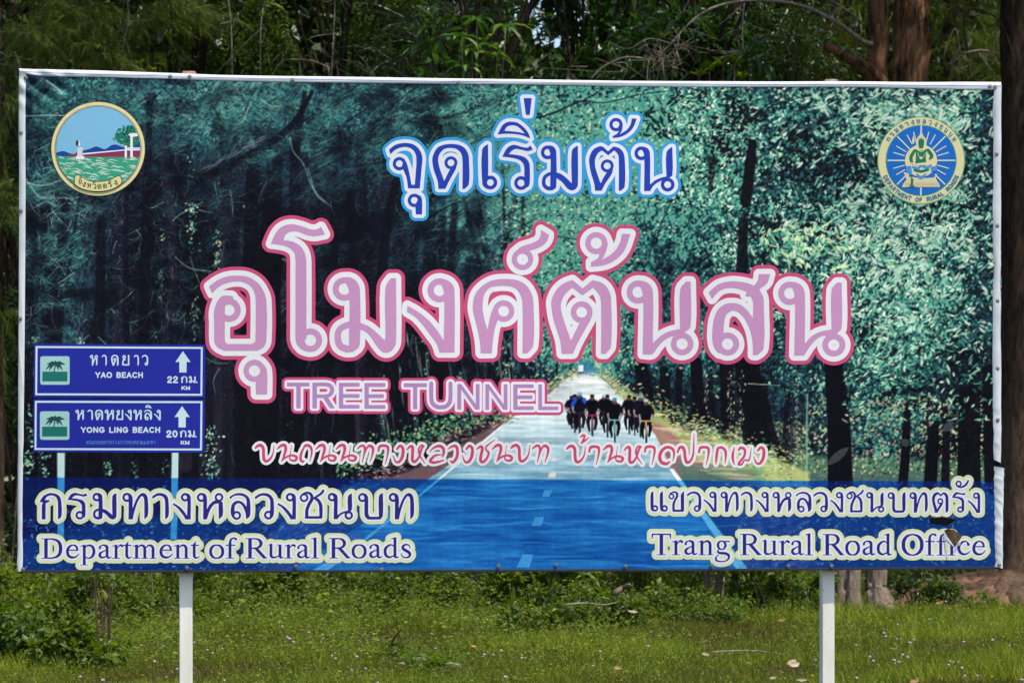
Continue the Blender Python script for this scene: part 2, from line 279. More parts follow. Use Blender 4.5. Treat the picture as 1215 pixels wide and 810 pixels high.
# TREE TUNNEL
def st(*p, w): return S(*[(x, y, w) for x, y in p])
TT = Z(330, 440, 6.75, [B(72, 92, 250, 122), B(146, 92, 181, 298), B(275, 92, 311, 298), C((300, 107, 30), (380, 107, 30), (418, 118, 32), (433, 150, 34), (418, 186, 32), (385, 200, 28), (300, 201, 28)), P([(345, 190), (388, 190), (455, 298), (415, 298)]),
     B(487, 94, 521, 299), B(487, 94, 652, 124), B(487, 184, 652, 213), B(487, 270, 652, 299), B(692, 96, 726, 301), B(692, 96, 858, 126), B(692, 186, 846, 215), B(692, 272, 858, 301),
     B(1006, 98, 1190, 128), B(1081, 98, 1113, 304)])
TT += Z(490, 440, 6.75, [C((146, 100, 32), (146, 200, 32), (155, 255, 33), (190, 285, 33), (225, 289, 33), (262, 283, 33), (292, 252, 33), (300, 200, 31), (300, 100, 31)), B(355, 104, 386, 308), B(503, 104, 533, 308), P([(355, 104), (386, 104), (533, 308), (500, 308)]),
     B(580, 106, 609, 309), B(726, 106, 756, 309), P([(580, 106), (609, 106), (756, 309), (724, 309)]), B(803, 107, 836, 310), B(803, 107, 965, 135), B(803, 195, 955, 223), B(803, 282, 965, 310), B(1003, 108, 1032, 311), B(1003, 284, 1163, 311)])

# book letters (units of 1000 to the em, y up)
def up(*r): return r
_o = [(250, 440, 36), (150, 410, 64), (85, 320, 86), (71, 225, 88), (85, 130, 86), (150, 40, 64), (250, 12, 36), (350, 40, 64), (415, 130, 86), (429, 225, 88), (415, 320, 86), (350, 410, 64), (250, 440, 36)]
_O = [(361, 655, 38), (200, 600, 76), (105, 470, 104), (85, 331, 108), (105, 190, 104), (200, 62, 76), (361, 7, 38), (522, 62, 76), (617, 190, 104), (637, 331, 108), (617, 470, 104), (522, 600, 76), (361, 655, 38)]
def flag(x, y): return P([(x - 145, y - 52), (x - 110, y - 30), (x, y + 3), (x + 42, y + 12), (x + 42, y - 60), (x - 42, y - 60), (x - 60, y - 40), (x - 110, y - 45)])
def foot(a, b): return B(a, 0, b, 18)
def arch(d): return [C((165 + d, 365, 24), (220 + d, 420, 46), (290 + d, 432, 60), (350 + d, 390, 78), (370 + d, 320, 84), (370 + d, 250, 84)), B(328 + d, 0, 412 + d, 300), foot(275 + d, 470 + d)]
SF = {'D': (722, [B(105, 0, 207, 662), B(16, 0, 260, 19), B(16, 643, 310, 662), C((190, 643, 38), (330, 640, 44), (470, 600, 70), (560, 500, 95), (588, 331, 108), (560, 160, 95), (470, 62, 70), (330, 20, 44), (190, 19, 38))]),
      'e': (444, [B(90, 260, 395, 292), C((365, 285, 60), (350, 365, 62), (300, 425, 50), (235, 442, 36), (160, 415, 60), (88, 325, 80), (69, 220, 86), (95, 110, 84), (165, 50, 76), (245, 38, 60), (330, 65, 40), (415, 155, 22))]),
      'p': (500, [B(85, -200, 169, 440), B(5, -217, 247, -199), flag(127, 448), C((165, 375, 30), (220, 425, 48), (290, 432, 60), (375, 380, 78), (415, 230, 88), (380, 95, 80), (310, 28, 52), (235, 15, 35), (165, 50, 28))]),
      'a': (444, [C((88, 345, 72), (100, 395, 50), (160, 437, 34), (220, 438, 50), (290, 400, 80), (306, 330, 84), (306, 110, 84), (330, 35, 60), (380, 27, 40), (440, 65, 14)), C((300, 285, 26), (200, 240, 34), (110, 180, 66), (85, 120, 82), (110, 60, 76), (160, 35, 56), (230, 50, 40), (300, 105, 26))]),
      'r': (333, [B(86, 0, 170, 420), flag(128, 448), foot(5, 250), C((165, 340, 20), (215, 410, 36), (265, 438, 60), (312, 410, 70))]),
      't': (278, [C((160, 575, 6), (135, 500, 44), (112, 430, 84), (112, 300, 84), (112, 110, 84), (135, 40, 64), (185, 22, 44), (275, 65, 14)), B(13, 418, 255, 450)]),
      'm': (778, [B(85, 0, 169, 420), flag(127, 448), foot(15, 240)] + arch(0) + arch(245)),
      'n': (500, [B(85, 0, 169, 420), flag(127, 448), foot(15, 240)] + arch(5)),
      'o': (500, [C(*_o)]), 'O': (722, [C(*_O)]),
      'f': (333, [B(103, 0, 187, 480), C((145, 470, 84), (160, 590, 68), (215, 655, 44), (280, 660, 50), (325, 628, 64)), B(21, 418, 309, 450), foot(20, 280)]),
      'R': (667, [B(105, 0, 207, 662), foot(17, 294), B(17, 643, 300, 662), C((200, 643, 38), (330, 640, 42), (430, 600, 72), (482, 500, 98), (450, 400, 80), (360, 345, 46), (200, 333, 34)), P([(270, 335), (380, 345), (610, 60), (660, 19), (660, 0), (545, 0)])]),
      'u': (500, [C((110, 440, 84), (110, 300, 84), (110, 110, 84), (140, 45, 70), (200, 34, 52), (280, 50, 36), (350, 100, 24)), B(336, 40, 420, 450), B(9, 434, 120, 450), B(270, 434, 400, 450), P([(336, 80), (380, -10), (480, 20), (480, 40), (425, 50)])]),
      'l': (278, [B(97, 0, 181, 670), flag(139, 675), foot(19, 260)]),
      's': (389, [C((318, 325, 24), (300, 400, 30), (240, 440, 38), (170, 435, 56), (105, 380, 72), (110, 310, 80), (190, 250, 90), (280, 190, 90), (318, 120, 80), (285, 45, 60), (210, 17, 40), (130, 27, 38), (75, 80, 26), (55, 155, 20))]),
      'T': (611, [B(254, 0, 356, 650), B(160, 0, 452, 19), B(17, 625, 593, 662), P([(17, 490), (35, 490), (70, 640), (20, 640)]), P([(593, 490), (575, 490), (540, 640), (590, 640)])]),
      'g': (500, [C((225, 442, 30), (140, 400, 58), (112, 310, 74), (145, 215, 58), (225, 175, 30), (305, 215, 58), (338, 310, 74), (300, 405, 58), (225, 442, 30)), B(310, 405, 470, 440), C((150, 195, 24), (105, 130, 40), (120, 85, 58), (200, 62, 72), (330, 52, 76), (420, 5, 76), (440, -70, 66), (390, -155, 44), (270, -200, 34), (130, -195, 42), (50, -140, 58), (60, -60, 40), (130, 10, 22))]),
      'i': (278, [B(97, 0, 181, 420), flag(139, 448), foot(16, 256), Ds(139, 622, 56)]),
      'c': (444, [Ds(350, 345, 44), C((345, 390, 40), (270, 440, 36), (170, 412, 64), (88, 320, 86), (72, 220, 88), (100, 115, 84), (180, 48, 70), (260, 40, 52), (340, 72, 36), (412, 150, 14))]),
      'd': (500, [B(328, 40, 412, 670), flag(370, 675), P([(328, 80), (370, -10), (490, 20), (490, 40), (415, 50)]), C((335, 390, 28), (270, 435, 38), (190, 415, 60), (100, 330, 82), (75, 220, 88), (100, 100, 82), (170, 40, 66), (240, 35, 50), (335, 85, 28))]),
      ' ': (250, [])}
def serif(text, x0, x1, base0, base1, cap):
    w = sum(SF[c][0] for c in text) - 40; ax = (x1 - x0) / w; ay = cap / 662; out = []; pen = -16
    for c in text:
        b = base0 + (base1 - base0) * pen / w
        out += xf(SF[c][1], ax, -ay, x0 + pen * ax, b); pen += SF[c][0]
    return out
L7 = serif('Department of Rural Roads', 48.8, 488.5, 662.3, 661.6, 24)
L8 = serif('Trang Rural Road Office', 772.9, 1169.5, 657.8, 658.6, 25.2)

# plain capitals and figures (box 0..w, y up 0..100, stroke 16)
def mono(w, *lines): return (w, [C(*[(x, y, 17) for x, y in l]) if len(l) > 3 else S(*[(x, y, 17) for x, y in l]) for l in lines])
_ell = lambda cx, cy, rx, ry, a0=0, a1=360, n=14: [(cx + rx * math.cos(math.radians(a0 + (a1 - a0) * k / n)), cy + ry * math.sin(math.radians(a0 + (a1 - a0) * k / n))) for k in range(n + 1)]
SN = {'Y': mono(68, [(4, 92), (34, 48)], [(64, 92), (34, 48)], [(34, 48), (34, 8)]), 'A': mono(72, [(5, 8), (36, 92)], [(67, 8), (36, 92)], [(18, 36), (54, 36)]),
      'O': mono(80, _ell(40, 50, 33, 42)), '0': mono(58, _ell(29, 50, 22, 42)), 'B': mono(66, [(10, 8), (10, 92)], [(10, 92), (40, 92), (54, 80), (54, 64), (40, 53), (10, 53)], [(10, 8), (42, 8), (57, 20), (57, 40), (42, 53), (10, 53)]),
      'E': mono(62, [(10, 8), (10, 92)], [(10, 92), (56, 92)], [(10, 52), (50, 52)], [(10, 8), (56, 8)]), 'C': mono(74, _ell(40, 50, 32, 42, 45, 315)), 'H': mono(72, [(10, 8), (10, 92)], [(62, 8), (62, 92)], [(10, 51), (62, 51)]),
      'N': mono(74, [(10, 8), (10, 92)], [(64, 8), (64, 92)], [(10, 92), (64, 8)]), 'G': mono(78, _ell(40, 50, 32, 42, 45, 340), [(70, 36), (70, 46)], [(46, 46), (70, 46)]), 'L': mono(58, [(10, 92), (10, 8)], [(10, 8), (54, 8)]),
      'I': mono(24, [(12, 8), (12, 92)]), 'K': mono(70, [(10, 8), (10, 92)], [(60, 92), (10, 40)], [(28, 58), (64, 8)]), 'M': mono(84, [(10, 8), (10, 92)], [(74, 8), (74, 92)], [(10, 92), (42, 14)], [(74, 92), (42, 14)]),
      '2': mono(60, [(8, 70), (14, 86), (30, 92), (46, 86), (50, 70), (42, 52), (22, 32), (8, 10)], [(8, 8), (54, 8)]), '.': mono(24, [(10, 8), (12, 8)]), 'D': mono(72, [(10, 8), (10, 92)], [(10, 92), (34, 92), (56, 80), (63, 50), (56, 20), (34, 8), (10, 8)]),
      'P': mono(64, [(10, 8), (10, 92)], [(10, 92), (40, 92), (55, 80), (55, 60), (40, 46), (10, 46)]), 'R': mono(70, [(10, 8), (10, 92)], [(10, 92), (42, 92), (57, 80), (57, 62), (42, 50), (10, 50)], [(36, 50), (62, 8)]), 'T': mono(64, [(4, 92), (60, 92)], [(32, 92), (32, 8)]),
      'F': mono(58, [(10, 8), (10, 92)], [(10, 92), (54, 92)], [(10, 52), (46, 52)]), 'S': mono(66, [(56, 76), (46, 90), (30, 92), (14, 84), (12, 70), (22, 58), (44, 48), (56, 36), (55, 20), (42, 9), (26, 8), (12, 16), (8, 28)]), 'U': mono(72, [(10, 92), (10, 40), (16, 16), (36, 8), (56, 16), (62, 40), (62, 92)]), ' ': (40, [])}
def sans(text, x0, x1, yt, yb, gap=14):
    w = sum(SN[c][0] for c in text) + gap * (len(text) - 1); ax = (x1 - x0) / w; ay = (yb - yt) / 100; out = []; pen = 0
    for c in text:
        out += xf(SN[c][1], ax, -ay, x0 + pen * ax, yb); pen += SN[c][0] + gap
    return out
def thai(items, yt, yb):
    out = []
    for ch, a, b in items: out += put(ch, a, b, yt, yb)
    return out
def bold(shapes, k=1.3): return shapes

# ------------------------------------------------------------------ the two printed road signs (zoom origin 30,400 scale 5.4)
def zz(x, y): return (30 + x / 5.4, 400 + y / 5.4)
def rrect(x0, y0, x1, y1, r=6):
    pts = []
    for cx, cy, a in ((x1 - r, y0 + r, -90), (x1 - r, y1 - r, 0), (x0 + r, y1 - r, 90), (x0 + r, y0 + r, 180)):
        for k in range(5): t = math.radians(a + k * 22.5); pts.append((cx + r * math.cos(t), cy + r * math.sin(t)))
    return pts
def palm(ox, oy):       # ox,oy: top left of the pictogram in sign pixels
    c = [P(rrect(ox, oy, ox + 188, oy + 182, 14))]
    sea = [B(ox + 14, oy + 98, ox + 174, oy + 160)]
    tree = [C((ox + 88, oy + 100, 7), (ox + 94, oy + 75, 7), (ox + 98, oy + 50, 7))]
    for dx, dy in ((-62, 32), (-40, 38), (-55, -2), (-30, -18), (0, -24), (35, -18), (60, -2), (45, 36), (20, 34)):
        tree.append(C((ox + 98, oy + 50, 6), (ox + 98 + dx * .5, oy + 46 + dy * .3, 15), (ox + 98 + dx, oy + 52 + dy, 3)))
    return c, sea, tree
def arrow(cx, y0): return [P([(cx, y0), (cx + 47, y0 + 68), (cx + 22, y0 + 66), (cx + 22, y0 + 134), (cx - 22, y0 + 134), (cx - 22, y0 + 66), (cx - 47, y0 + 68)])]
ZS = lambda sh: Z(30, 400, 5.4, sh)
SIGN1 = dict(panel=ZS([P([(60, 46), (1150, 52), (1148, 385), (58, 382)])]),
             line=ZS([P([(68, 58), (1136, 63), (1133, 373), (66, 370)], [(78, 68), (1126, 73), (1123, 363), (76, 360)])] + arrow(1010, 90)) +
             thai((('ห', 107.3, 115.6), ('า', 121, 126.5), ('ด', 132, 140.5), ('ย', 144.8, 153.3), ('า', 159, 164.5), ('ว', 168.5, 175.5)), 421, 433.5) + sans('YAO BEACH', 113.5, 169.5, 441.5, 448) +
             sans('22', 198.5, 211, 446.3, 454) + thai((('ก', 214.6, 222), ('ม', 224, 232)), 446.3, 454) + sans('.', 232.5, 234.5, 446.3, 454) + sans('KM', 215.3, 225.5, 458, 462.2),
             pic=palm(97, 122))
SIGN2 = dict(panel=ZS([P([(58, 400), (1146, 402), (1143, 735), (56, 730)])]),
             line=ZS([P([(64, 408), (1134, 410), (1131, 723), (61, 720)], [(74, 418), (1124, 420), (1121, 713), (71, 710)])] + arrow(1005, 442)) +
             thai((('ห', 90, 99.5), ('า', 104, 110), ('ด', 113, 122), ('ห', 124.5, 135), ('ย', 138, 146), ('ง', 148.5, 156), ('ห', 158.5, 168), ('ล', 171, 180), ('ง', 183, 190.5)), 486, 498) + put('ิ', 172.5, 179.5, 480.3, 484.2) + sans('YONG LING BEACH', 96.3, 190, 506.5, 513) +
             sans('20', 197.5, 210.5, 510.5, 518.5) + thai((('ก', 213.4, 221), ('ม', 223, 231)), 510.5, 518.5) + sans('.', 231.6, 233.6, 510.5, 518.5) + sans('KM', 214.5, 224.8, 522.8, 527),
             pic=palm(95, 474),
             small=thai([(c, 102 + 2.86 * i, 104.1 + 2.86 * i) for i, c in enumerate('สนบสนนดยกรทรวงการทองทยวเเลกหา'.replace('อ', 'ย'))], 522.6, 526.8))
# ------------------------------------------------------------------ the printed picture: a canvas in print pixels
CX, CY, CW, CH = 14, 74, 1184, 612
rng = np.random.default_rng(7)
def noise(w, h, cell, seed, octv=3, ratio=0.5):
    r = np.random.default_rng(seed); out = np.zeros((h, w)); amp = 1; tot = 0
    for o in range(octv):
        cx = max(2.0, cell * 0.5 ** o)
        gw, gh = int(w / cx) + 4, int(h / cx) + 4; g = r.random((gh, gw))
        x, y = np.arange(w) / cx, np.arange(h) / cx
        xi, yi = x.astype(int), y.astype(int); fx, fy = x - xi, y - yi
        fx, fy = fx * fx * (3 - 2 * fx), fy * fy * (3 - 2 * fy)
        a = g[yi][:, xi] * (1 - fx) + g[yi][:, xi + 1] * fx; b = g[yi + 1][:, xi] * (1 - fx) + g[yi + 1][:, xi + 1] * fx
        out += amp * (a * (1 - fy)[:, None] + b * fy[:, None]); tot += amp; amp *= ratio
    return out / tot

class Canvas:
    def __init__(s): 
        s.a = np.zeros((CH, CW, 3)); s.Y, s.X = np.mgrid[CY:CY + CH, CX:CX + CW].astype(float)
    def box(s, x0, y0, x1, y1):
        i0, i1 = max(0, int(x0 - CX)), min(CW, int(x1 - CX) + 2); j0, j1 = max(0, int(y0 - CY)), min(CH, int(y1 - CY) + 2)
        return (slice(j0, j1), slice(i0, i1)) if i1 > i0 and j1 > j0 else None
    def over(s, sl, m, col, al):
        m = (m * al)[..., None]; s.a[sl] = s.a[sl] * (1 - m) + np.asarray(col, float) * m
    def shape(s, shapes, col, al=1.0, soft=1.0, grow=0.0):
        for sh in shapes:
            b = bbox([sh]); k = s.box(b[0] - soft - grow - 1, b[1] - soft - grow - 1, b[2] + soft + grow + 1, b[3] + soft + grow + 1)
            if k is None: continue
            d = sd_shape(s.X[k], s.Y[k], sh) - grow
            s.over(k, np.clip(0.5 - d / soft, 0, 1), col, al)
    def fleck(s, x, y, ln, wd, ang, col, al):
        k = s.box(x - ln - 1, y - ln - 1, x + ln + 1, y + ln + 1)
        if k is None: return
        dx, dy = s.X[k] - x, s.Y[k] - y; c, n = math.cos(ang), math.sin(ang)
        u, v = (dx * c + dy * n) / ln, (-dx * n + dy * c)
        w = wd * np.clip(1 - u * u, 0, 1)
        s.over(k, np.clip(w - np.abs(v) + 0.5, 0, 1) * (np.abs(u) < 1), col, al)
    def blob(s, x, y, rx, ry, col, al, p=1.0):
        k = s.box(x - rx, y - ry, x + rx, y + ry)
        if k is None: return
        d = ((s.X[k] - x) / rx) ** 2 + ((s.Y[k] - y) / ry) ** 2
        s.over(k, np.clip(1 - d, 0, 1) ** p, col, al)

DK, DT, TL, MT, CM = (24, 24, 29), (34, 48, 58), (46, 104, 104), (98, 168, 146), (196, 216, 178)
def paint():
    c = Canvas(); X, Y = c.X, c.Y
    n1, n2, n3 = noise(CW, CH, 90, 1, 4), noise(CW, CH, 22, 2, 3), noise(CW, CH, 7, 3, 2)
    # light of the printed wood: blobs of (x, y, rx, ry, strength)
    L = np.zeros((CH, CW))
    for x, y, rx, ry, v in ((100, 110, 110, 60, .40), (270, 115, 110, 75, .48), (70, 330, 70, 130, .28), (60, 210, 60, 90, .2), (420, 130, 160, 90, .27), (560, 180, 130, 140, .44), (700, 190, 150, 150, .75),
                            (760, 150, 70, 60, .4), (690, 330, 80, 150, .55), (690, 420, 60, 50, .5), (820, 140, 110, 110, .28), (840, 240, 60, 140, .36), (960, 130, 150, 80, .26), (960, 230, 120, 130, .22), (1100, 130, 110, 110, .36),
                            (1100, 300, 120, 120, .36), (1000, 330, 120, 90, .26), (940, 500, 60, 90, .22), (1040, 510, 60, 70, .5), (1060, 400, 150, 60, .3), (820, 390, 60, 90, .3), (560, 400, 40, 80, .12)):
        L += v * np.exp(-(((X - x) / rx) ** 2 + ((Y - y) / ry) ** 2) * 1.3)
    L = L * (0.35 + 1.25 * n1) * (0.45 + 1.1 * n2)
    left = 1 / (1 + np.exp((X - 560) / 60))
    nh, nf = noise(CW, CH, 5, 21, 2), noise(CW, CH, 2.2, 22, 1)
    L = np.clip(L, 0, 1.1)
    t = np.clip(L * 1.5 * (.15 + 1.7 * nh) * (.25 + 1.5 * nf) + (n3 - .5) * 0.25 * (L > .05), 0, 1)
    def ramp(t):
        ks = [0, .25, .6, .85, 1.0]; cs = [DK, DT, TL, MT, CM]
        return np.stack([np.interp(t, ks, [q[i] for q in cs]) for i in range(3)], -1)
    c.a[:] = ramp(t * 0.78)
    blue = np.asarray((52, 66, 84)); m = (left * np.clip(L * 2.2, 0, 1) * 0.45 * n2)[..., None]
    c.a[:] = c.a * (1 - m) + blue * m
    r = rng
    # far trunks on the left half
    for i in range(95):
        x = r.uniform(25, 640); y0 = r.uniform(140, 360); y1 = r.uniform(470, 600) if x < 520 else r.uniform(440, 500)
        w = r.uniform(3, 16) if x < 500 else r.uniform(3, 8); lean = r.normal(0, 24) + (x - 500) * -0.04
        col = DK if r.random() < .72 else ((36, 34, 42) if r.random() < .7 else (52, 47, 58))
        c.shape([C((x + lean, y0, w * .7), (x + lean * .4, (y0 + y1) / 2, w), (x, y1, w * 1.2))], col, r.uniform(.5, .95), 3)
    # bright gaps between the trunks
    for x, y0, y1, w, n in ((228, 240, 300, 7, 60), (258, 270, 330, 5, 40), (191, 320, 360, 4, 24), (232, 350, 405, 6, 40), (193, 270, 285, 3, 10), (225, 110, 230, 6, 20), (52, 520, 565, 7, 40), (36, 480, 560, 5, 50), (42, 400, 412, 8, 14), (128, 545, 565, 6, 20), (252, 505, 570, 10, 90), (95, 400, 410, 8, 16), (450, 440, 515, 9, 90), (345, 500, 512, 6, 10), (30, 540, 570, 5, 30), (640, 440, 500, 7, 40), (545, 440, 470, 4, 20), (505, 380, 470, 5, 30), (600, 430, 465, 8, 40), (160, 545, 600, 5, 40), (196, 545, 600, 4, 20), (300, 240, 260, 8, 20), (262, 370, 400, 4, 12)):
        for k in range(n): c.fleck(r.normal(x, w * .5), r.uniform(y0, y1), r.uniform(.8, 2.4), r.uniform(.5, 1.4), r.uniform(0, 3.1), ((120, 190, 165), (70, 140, 130), (190, 215, 170))[r.integers(3)], r.uniform(.5, .95))
    # trunk highlights and bark streaks, needle twigs
    for i in range(260):
        x, y = r.uniform(26, 640), r.uniform(100, 560); ln = r.uniform(8, 38)
        c.shape([C((x, y, r.uniform(.5, 1.3)), (x + r.normal(0, 2), y + ln / 2, 1.0), (x + r.normal(0, 4), y + ln, .5))], (88, 84, 98) if r.random() < .5 else (70, 104, 112), r.uniform(.15, .5), 1.2)
    for i in range(420):
        x, y = r.uniform(26, 640), r.uniform(96, 420); 
        a = r.uniform(-.7, 3.4); ln = r.uniform(8, 40); b = float(L[int(y - CY), int(x - CX)])
        c.shape([C((x, y, .9), (x + math.cos(a) * ln * .5, y + math.sin(a) * ln * .5 + r.normal(0, 3), .9), (x + math.cos(a + r.normal(0, .3)) * ln, y + math.sin(a) * ln, .4))], (60, 112, 116) if r.random() < .75 else (150, 190, 176), r.uniform(.15, .6) * min(1, .45 + b * 2), 1.1)
    # the fine haze of needles
    for i in range(26000):
        x, y = r.uniform(24, 1186), r.uniform(92, 560); l = float(L[int(y - CY), int(x - CX)])
        lf = x < 600
        if r.random() > (.30 + 1.7 * l): continue
        if 620 < x < 780 and y > 430: continue
        tt = np.clip(l * r.uniform(.5, 2.4) + r.normal(0, .12) - (.02 if lf else 0), 0.02, 1)
        col = ramp(np.array(tt)) if r.random() < .72 else np.asarray(DK)
        if lf: c.fleck(x, y, r.uniform(1.0, 3.8), r.uniform(.3, .7), r.normal(.9, .9), col, r.uniform(.35, .9))
        else: c.fleck(x, y, r.uniform(1, 3.2), r.uniform(.6, 1.5), r.uniform(0, 3.1), col, r.uniform(.35, .8))
    for i in range(5200):       # dust of bark and twigs in the dark of the wood
        x, y = r.uniform(24, 640), r.uniform(200, 566); c.fleck(x, y, r.uniform(.6, 2.6), r.uniform(.3, .6), r.normal(1.4, .7), ((70, 66, 80), (58, 84, 92), (14, 13, 17), (96, 92, 104))[r.integers(4)], r.uniform(.12, .5))
    for i in range(90):
        x, y = r.uniform(24, 620), r.uniform(100, 420); a = r.normal(1.1, .8)
        for k in range(7): c.fleck(x + r.normal(0, 9), y + r.normal(0, 9), r.uniform(4, 11), .45, a + r.normal(0, .25), (64, 116, 118), r.uniform(.1, .4))
    for i in range(430):       # thin crisp twigs and lit bark, thickest at the left
        x = 26 + 330 * r.random() ** 1.3 if i % 3 else r.uniform(26, 640); y = r.uniform(110, 440); a = r.choice([.4, 2.6, 1.3, 1.7]) + r.normal(0, .35); ln = r.uniform(6, 34); q = a + r.normal(0, .5)
        c.shape([C((x, y, r.uniform(.5, 1.1)), (x + math.cos(a) * ln * .5, y + math.sin(a) * ln * .5, r.uniform(.5, 1.2)), (x + math.cos(a) * ln * .5 + math.cos(q) * ln * .5, y + math.sin(a) * ln * .5 + math.sin(q) * ln * .5, .4))], ((132, 176, 168), (92, 146, 142), (112, 98, 112), (168, 196, 190))[r.integers(4)], r.uniform(.2, .75), .9)
    for i in range(70):
        x, y = r.normal(52, 22), r.normal(228, 26); a = r.normal(.25, .5); ln = r.uniform(10, 34)
        if 28 < x: c.shape([C((x, y, .6), (x + math.cos(a) * ln * .5, y + math.sin(a) * ln * .5 + r.normal(0, 2), 1.1), (x + math.cos(a) * ln, y + math.sin(a) * ln, .4))], (170, 196, 190), r.uniform(.2, .6), .9)
    for i in range(150):       # slits of light between the far trunks
        x = r.uniform(430, 655); y = r.uniform(380, 500) if x < 560 else r.uniform(380, 470); ln = r.uniform(8, 40); s = -.12 * ln
        c.shape([C((x, y, .4), (x - s * .4, y + ln * .5, r.uniform(.8, 1.8)), (x - s, y + ln, .4))], ((92, 132, 132), (140, 156, 160), (70, 82, 96), (176, 190, 180))[r.integers(4)], r.uniform(.25, .8), .9)
    for i in range(140):       # lit rough bark on the left trunks
        x = r.choice([96, 190, 205, 150, 118, 262]) + r.normal(0, 4); y = r.uniform(210, 420)
        for k in range(5): c.fleck(x + r.normal(0, 2.5), y + r.normal(0, 10), r.uniform(.8, 2.6), r.uniform(.4, .8), 1.5 + r.normal(0, .4), ((118, 102, 118), (150, 138, 150), (84, 76, 92))[r.integers(3)], r.uniform(.2, .6))
    def feather(x, y, a, n, ln, sp, cols, al):      # a drooping spray of needles
        for k in range(n):
            u = r.uniform(-1, 1); px_, py_ = x + math.cos(a) * u * sp, y + math.sin(a) * u * sp + .4 * sp * u * u
            c.fleck(px_ + r.normal(0, 3), py_ + r.normal(0, 3), r.uniform(.4, 1) * ln, r.uniform(.3, .6), a + r.normal(.5, .45), cols[r.integers(len(cols))], r.uniform(.15, .6) * al)
    BL = [(40, 66, 80), (46, 84, 92), (36, 54, 68), (60, 108, 110), (28, 40, 50)]; TLs = [(48, 112, 108), (70, 138, 128), (40, 84, 88), (120, 176, 160)]
    for i in range(420):
        x, y = r.uniform(20, 600), r.uniform(92, 430); 
        if x > 380 and y > 330: continue
        b = float(L[int(y - CY), int(np.clip(x - CX, 0, CW - 1))]); a = (2.5 if x < 330 else 2.2) + r.normal(0, .45)
        feather(x, y, a, 46, 8, 22, BL if b < .22 or r.random() < .55 else TLs, .55 + min(.45, b))
    # big dark trunks and boughs
    for pts, al in (([(330, 190, 12), (322, 260, 24), (318, 400, 30), (312, 600, 34)], .9), ([(300, 200, 16), (296, 350, 20), (292, 600, 24)], .8), ([(240, 212, 9), (300, 182, 9), (345, 150, 8), (370, 110, 5)], .9), ([(362, 110, 5), (350, 190, 12), (352, 330, 16), (350, 600, 20)], .85),
                    ([(470, 215, 10), (455, 300, 12), (440, 560, 18)], .8), ([(415, 230, 10), (420, 330, 12), (410, 560, 14)], .75), ([(178, 120, 8), (172, 300, 12), (168, 560, 16)], .7), ([(455, 110, 4), (520, 140, 5), (590, 118, 3)], .5), ([(540, 240, 8), (530, 360, 9), (515, 480, 12)], .7), ([(120, 260, 10), (118, 400, 14), (112, 560, 18)], .75), ([(150, 200, 6), (148, 560, 10)], .6),
                    ([(575, 470, 6), (590, 400, 5), (600, 330, 4)], .7), ([(626, 470, 6), (634, 400, 5)], .7), ([(555, 480, 6), (566, 400, 5)], .7), ([(655, 470, 5), (664, 420, 4)], .6), ([(520, 500, 8), (530, 420, 6)], .8)):
        c.shape([C(*pts)], (23, 22, 27), al, 2.5)
    for i in range(230):       # deep gaps and the sprays that hang over the trunks
        x, y = r.uniform(24, 590), r.uniform(95, 440); c.blob(x, y, r.uniform(6, 26), r.uniform(5, 20), (20, 21, 27), r.uniform(.25, .7), .8)
    for i in range(150):
        x, y = r.uniform(20, 600), r.uniform(92, 235); b = float(L[int(y - CY), int(np.clip(x - CX, 0, CW - 1))])
        feather(x, y, 2.4 + r.normal(0, .5), 40, 9, 22, BL if b < .25 or r.random() < .6 else TLs, .5 + min(.4, b))
    for k in range(60):
        y = r.uniform(165, 205); x = 345 - (y - 150) * 1.9 + r.normal(0, 3); c.fleck(x, y - 3, r.uniform(2, 7), .5, -.5, (110, 105, 118), r.uniform(.3, .7))
    for pts in ([(344, 163, .6), (348, 180, .9), (360, 195, .9), (372, 225, .9), (392, 245, .5)], [(365, 200, .8), (375, 230, 1), (385, 240, .8)], [(298, 120, 1), (290, 140, 1.2), (284, 148, .6)], [(310, 118, 1), (322, 126, 1.4), (335, 125, .8)], [(28, 216, 1.2), (50, 220, 1.6), (72, 214, 1)], [(30, 212, 1), (45, 232, 1.4), (60, 236, 1)], [(30, 138, 1), (60, 137, 1.4), (80, 137, 1)], [(55, 96, 1), (68, 105, 1.6), (74, 112, 1)], [(205, 262, 1), (213, 255, .8), (240, 240, .6)], [(208, 305, .7), (225, 318, .9), (250, 322, .6)]):
        c.shape([C(*pts)], (150, 188, 178), .7, 1.1)
    for i in range(46):          # boughs sweeping down across the middle from the right
        x, y = r.uniform(380, 640), r.uniform(100, 300); c.shape([C((x + 26, y - 12, .6), (x, y, 1.3), (x - 24, y + 16, 1.0), (x - 44, y + 34, .4))], (22, 24, 30), r.uniform(.35, .8), 1.1)
    # branches across the pale gap in the middle
    for pts in ([(628, 143, 1.4), (660, 133, 2.6), (690, 120, 2), (716, 122, 1.5), (760, 112, 1.5), (790, 108, 1)], [(690, 120, 1.6), (720, 104, 1)], [(730, 320, .8), (770, 330, 1.4), (800, 345, 1)], [(775, 300, 1), (785, 265, 1.4), (800, 230, 1)], [(760, 210, .8), (800, 222, 1.2), (830, 240, 1)], [(405, 200, 1), (460, 192, 1.4), (530, 188, 1)], [(830, 215, 1), (860, 195, 1.6), (885, 178, 1)], [(600, 255, 1), (640, 275, 1.4), (690, 285, 1)]):
        c.shape([C(*pts)], (27, 28, 32), .85, 1.1)
    for i in range(46):
        x, y = (r.normal(785, 16), r.normal(145, 14)) if i < 34 else (r.normal(812, 10), r.normal(222, 10))
        c.fleck(x, y, r.uniform(3, 8), r.uniform(.9, 1.9), r.normal(1.0, .9), (22, 24, 28), .85)
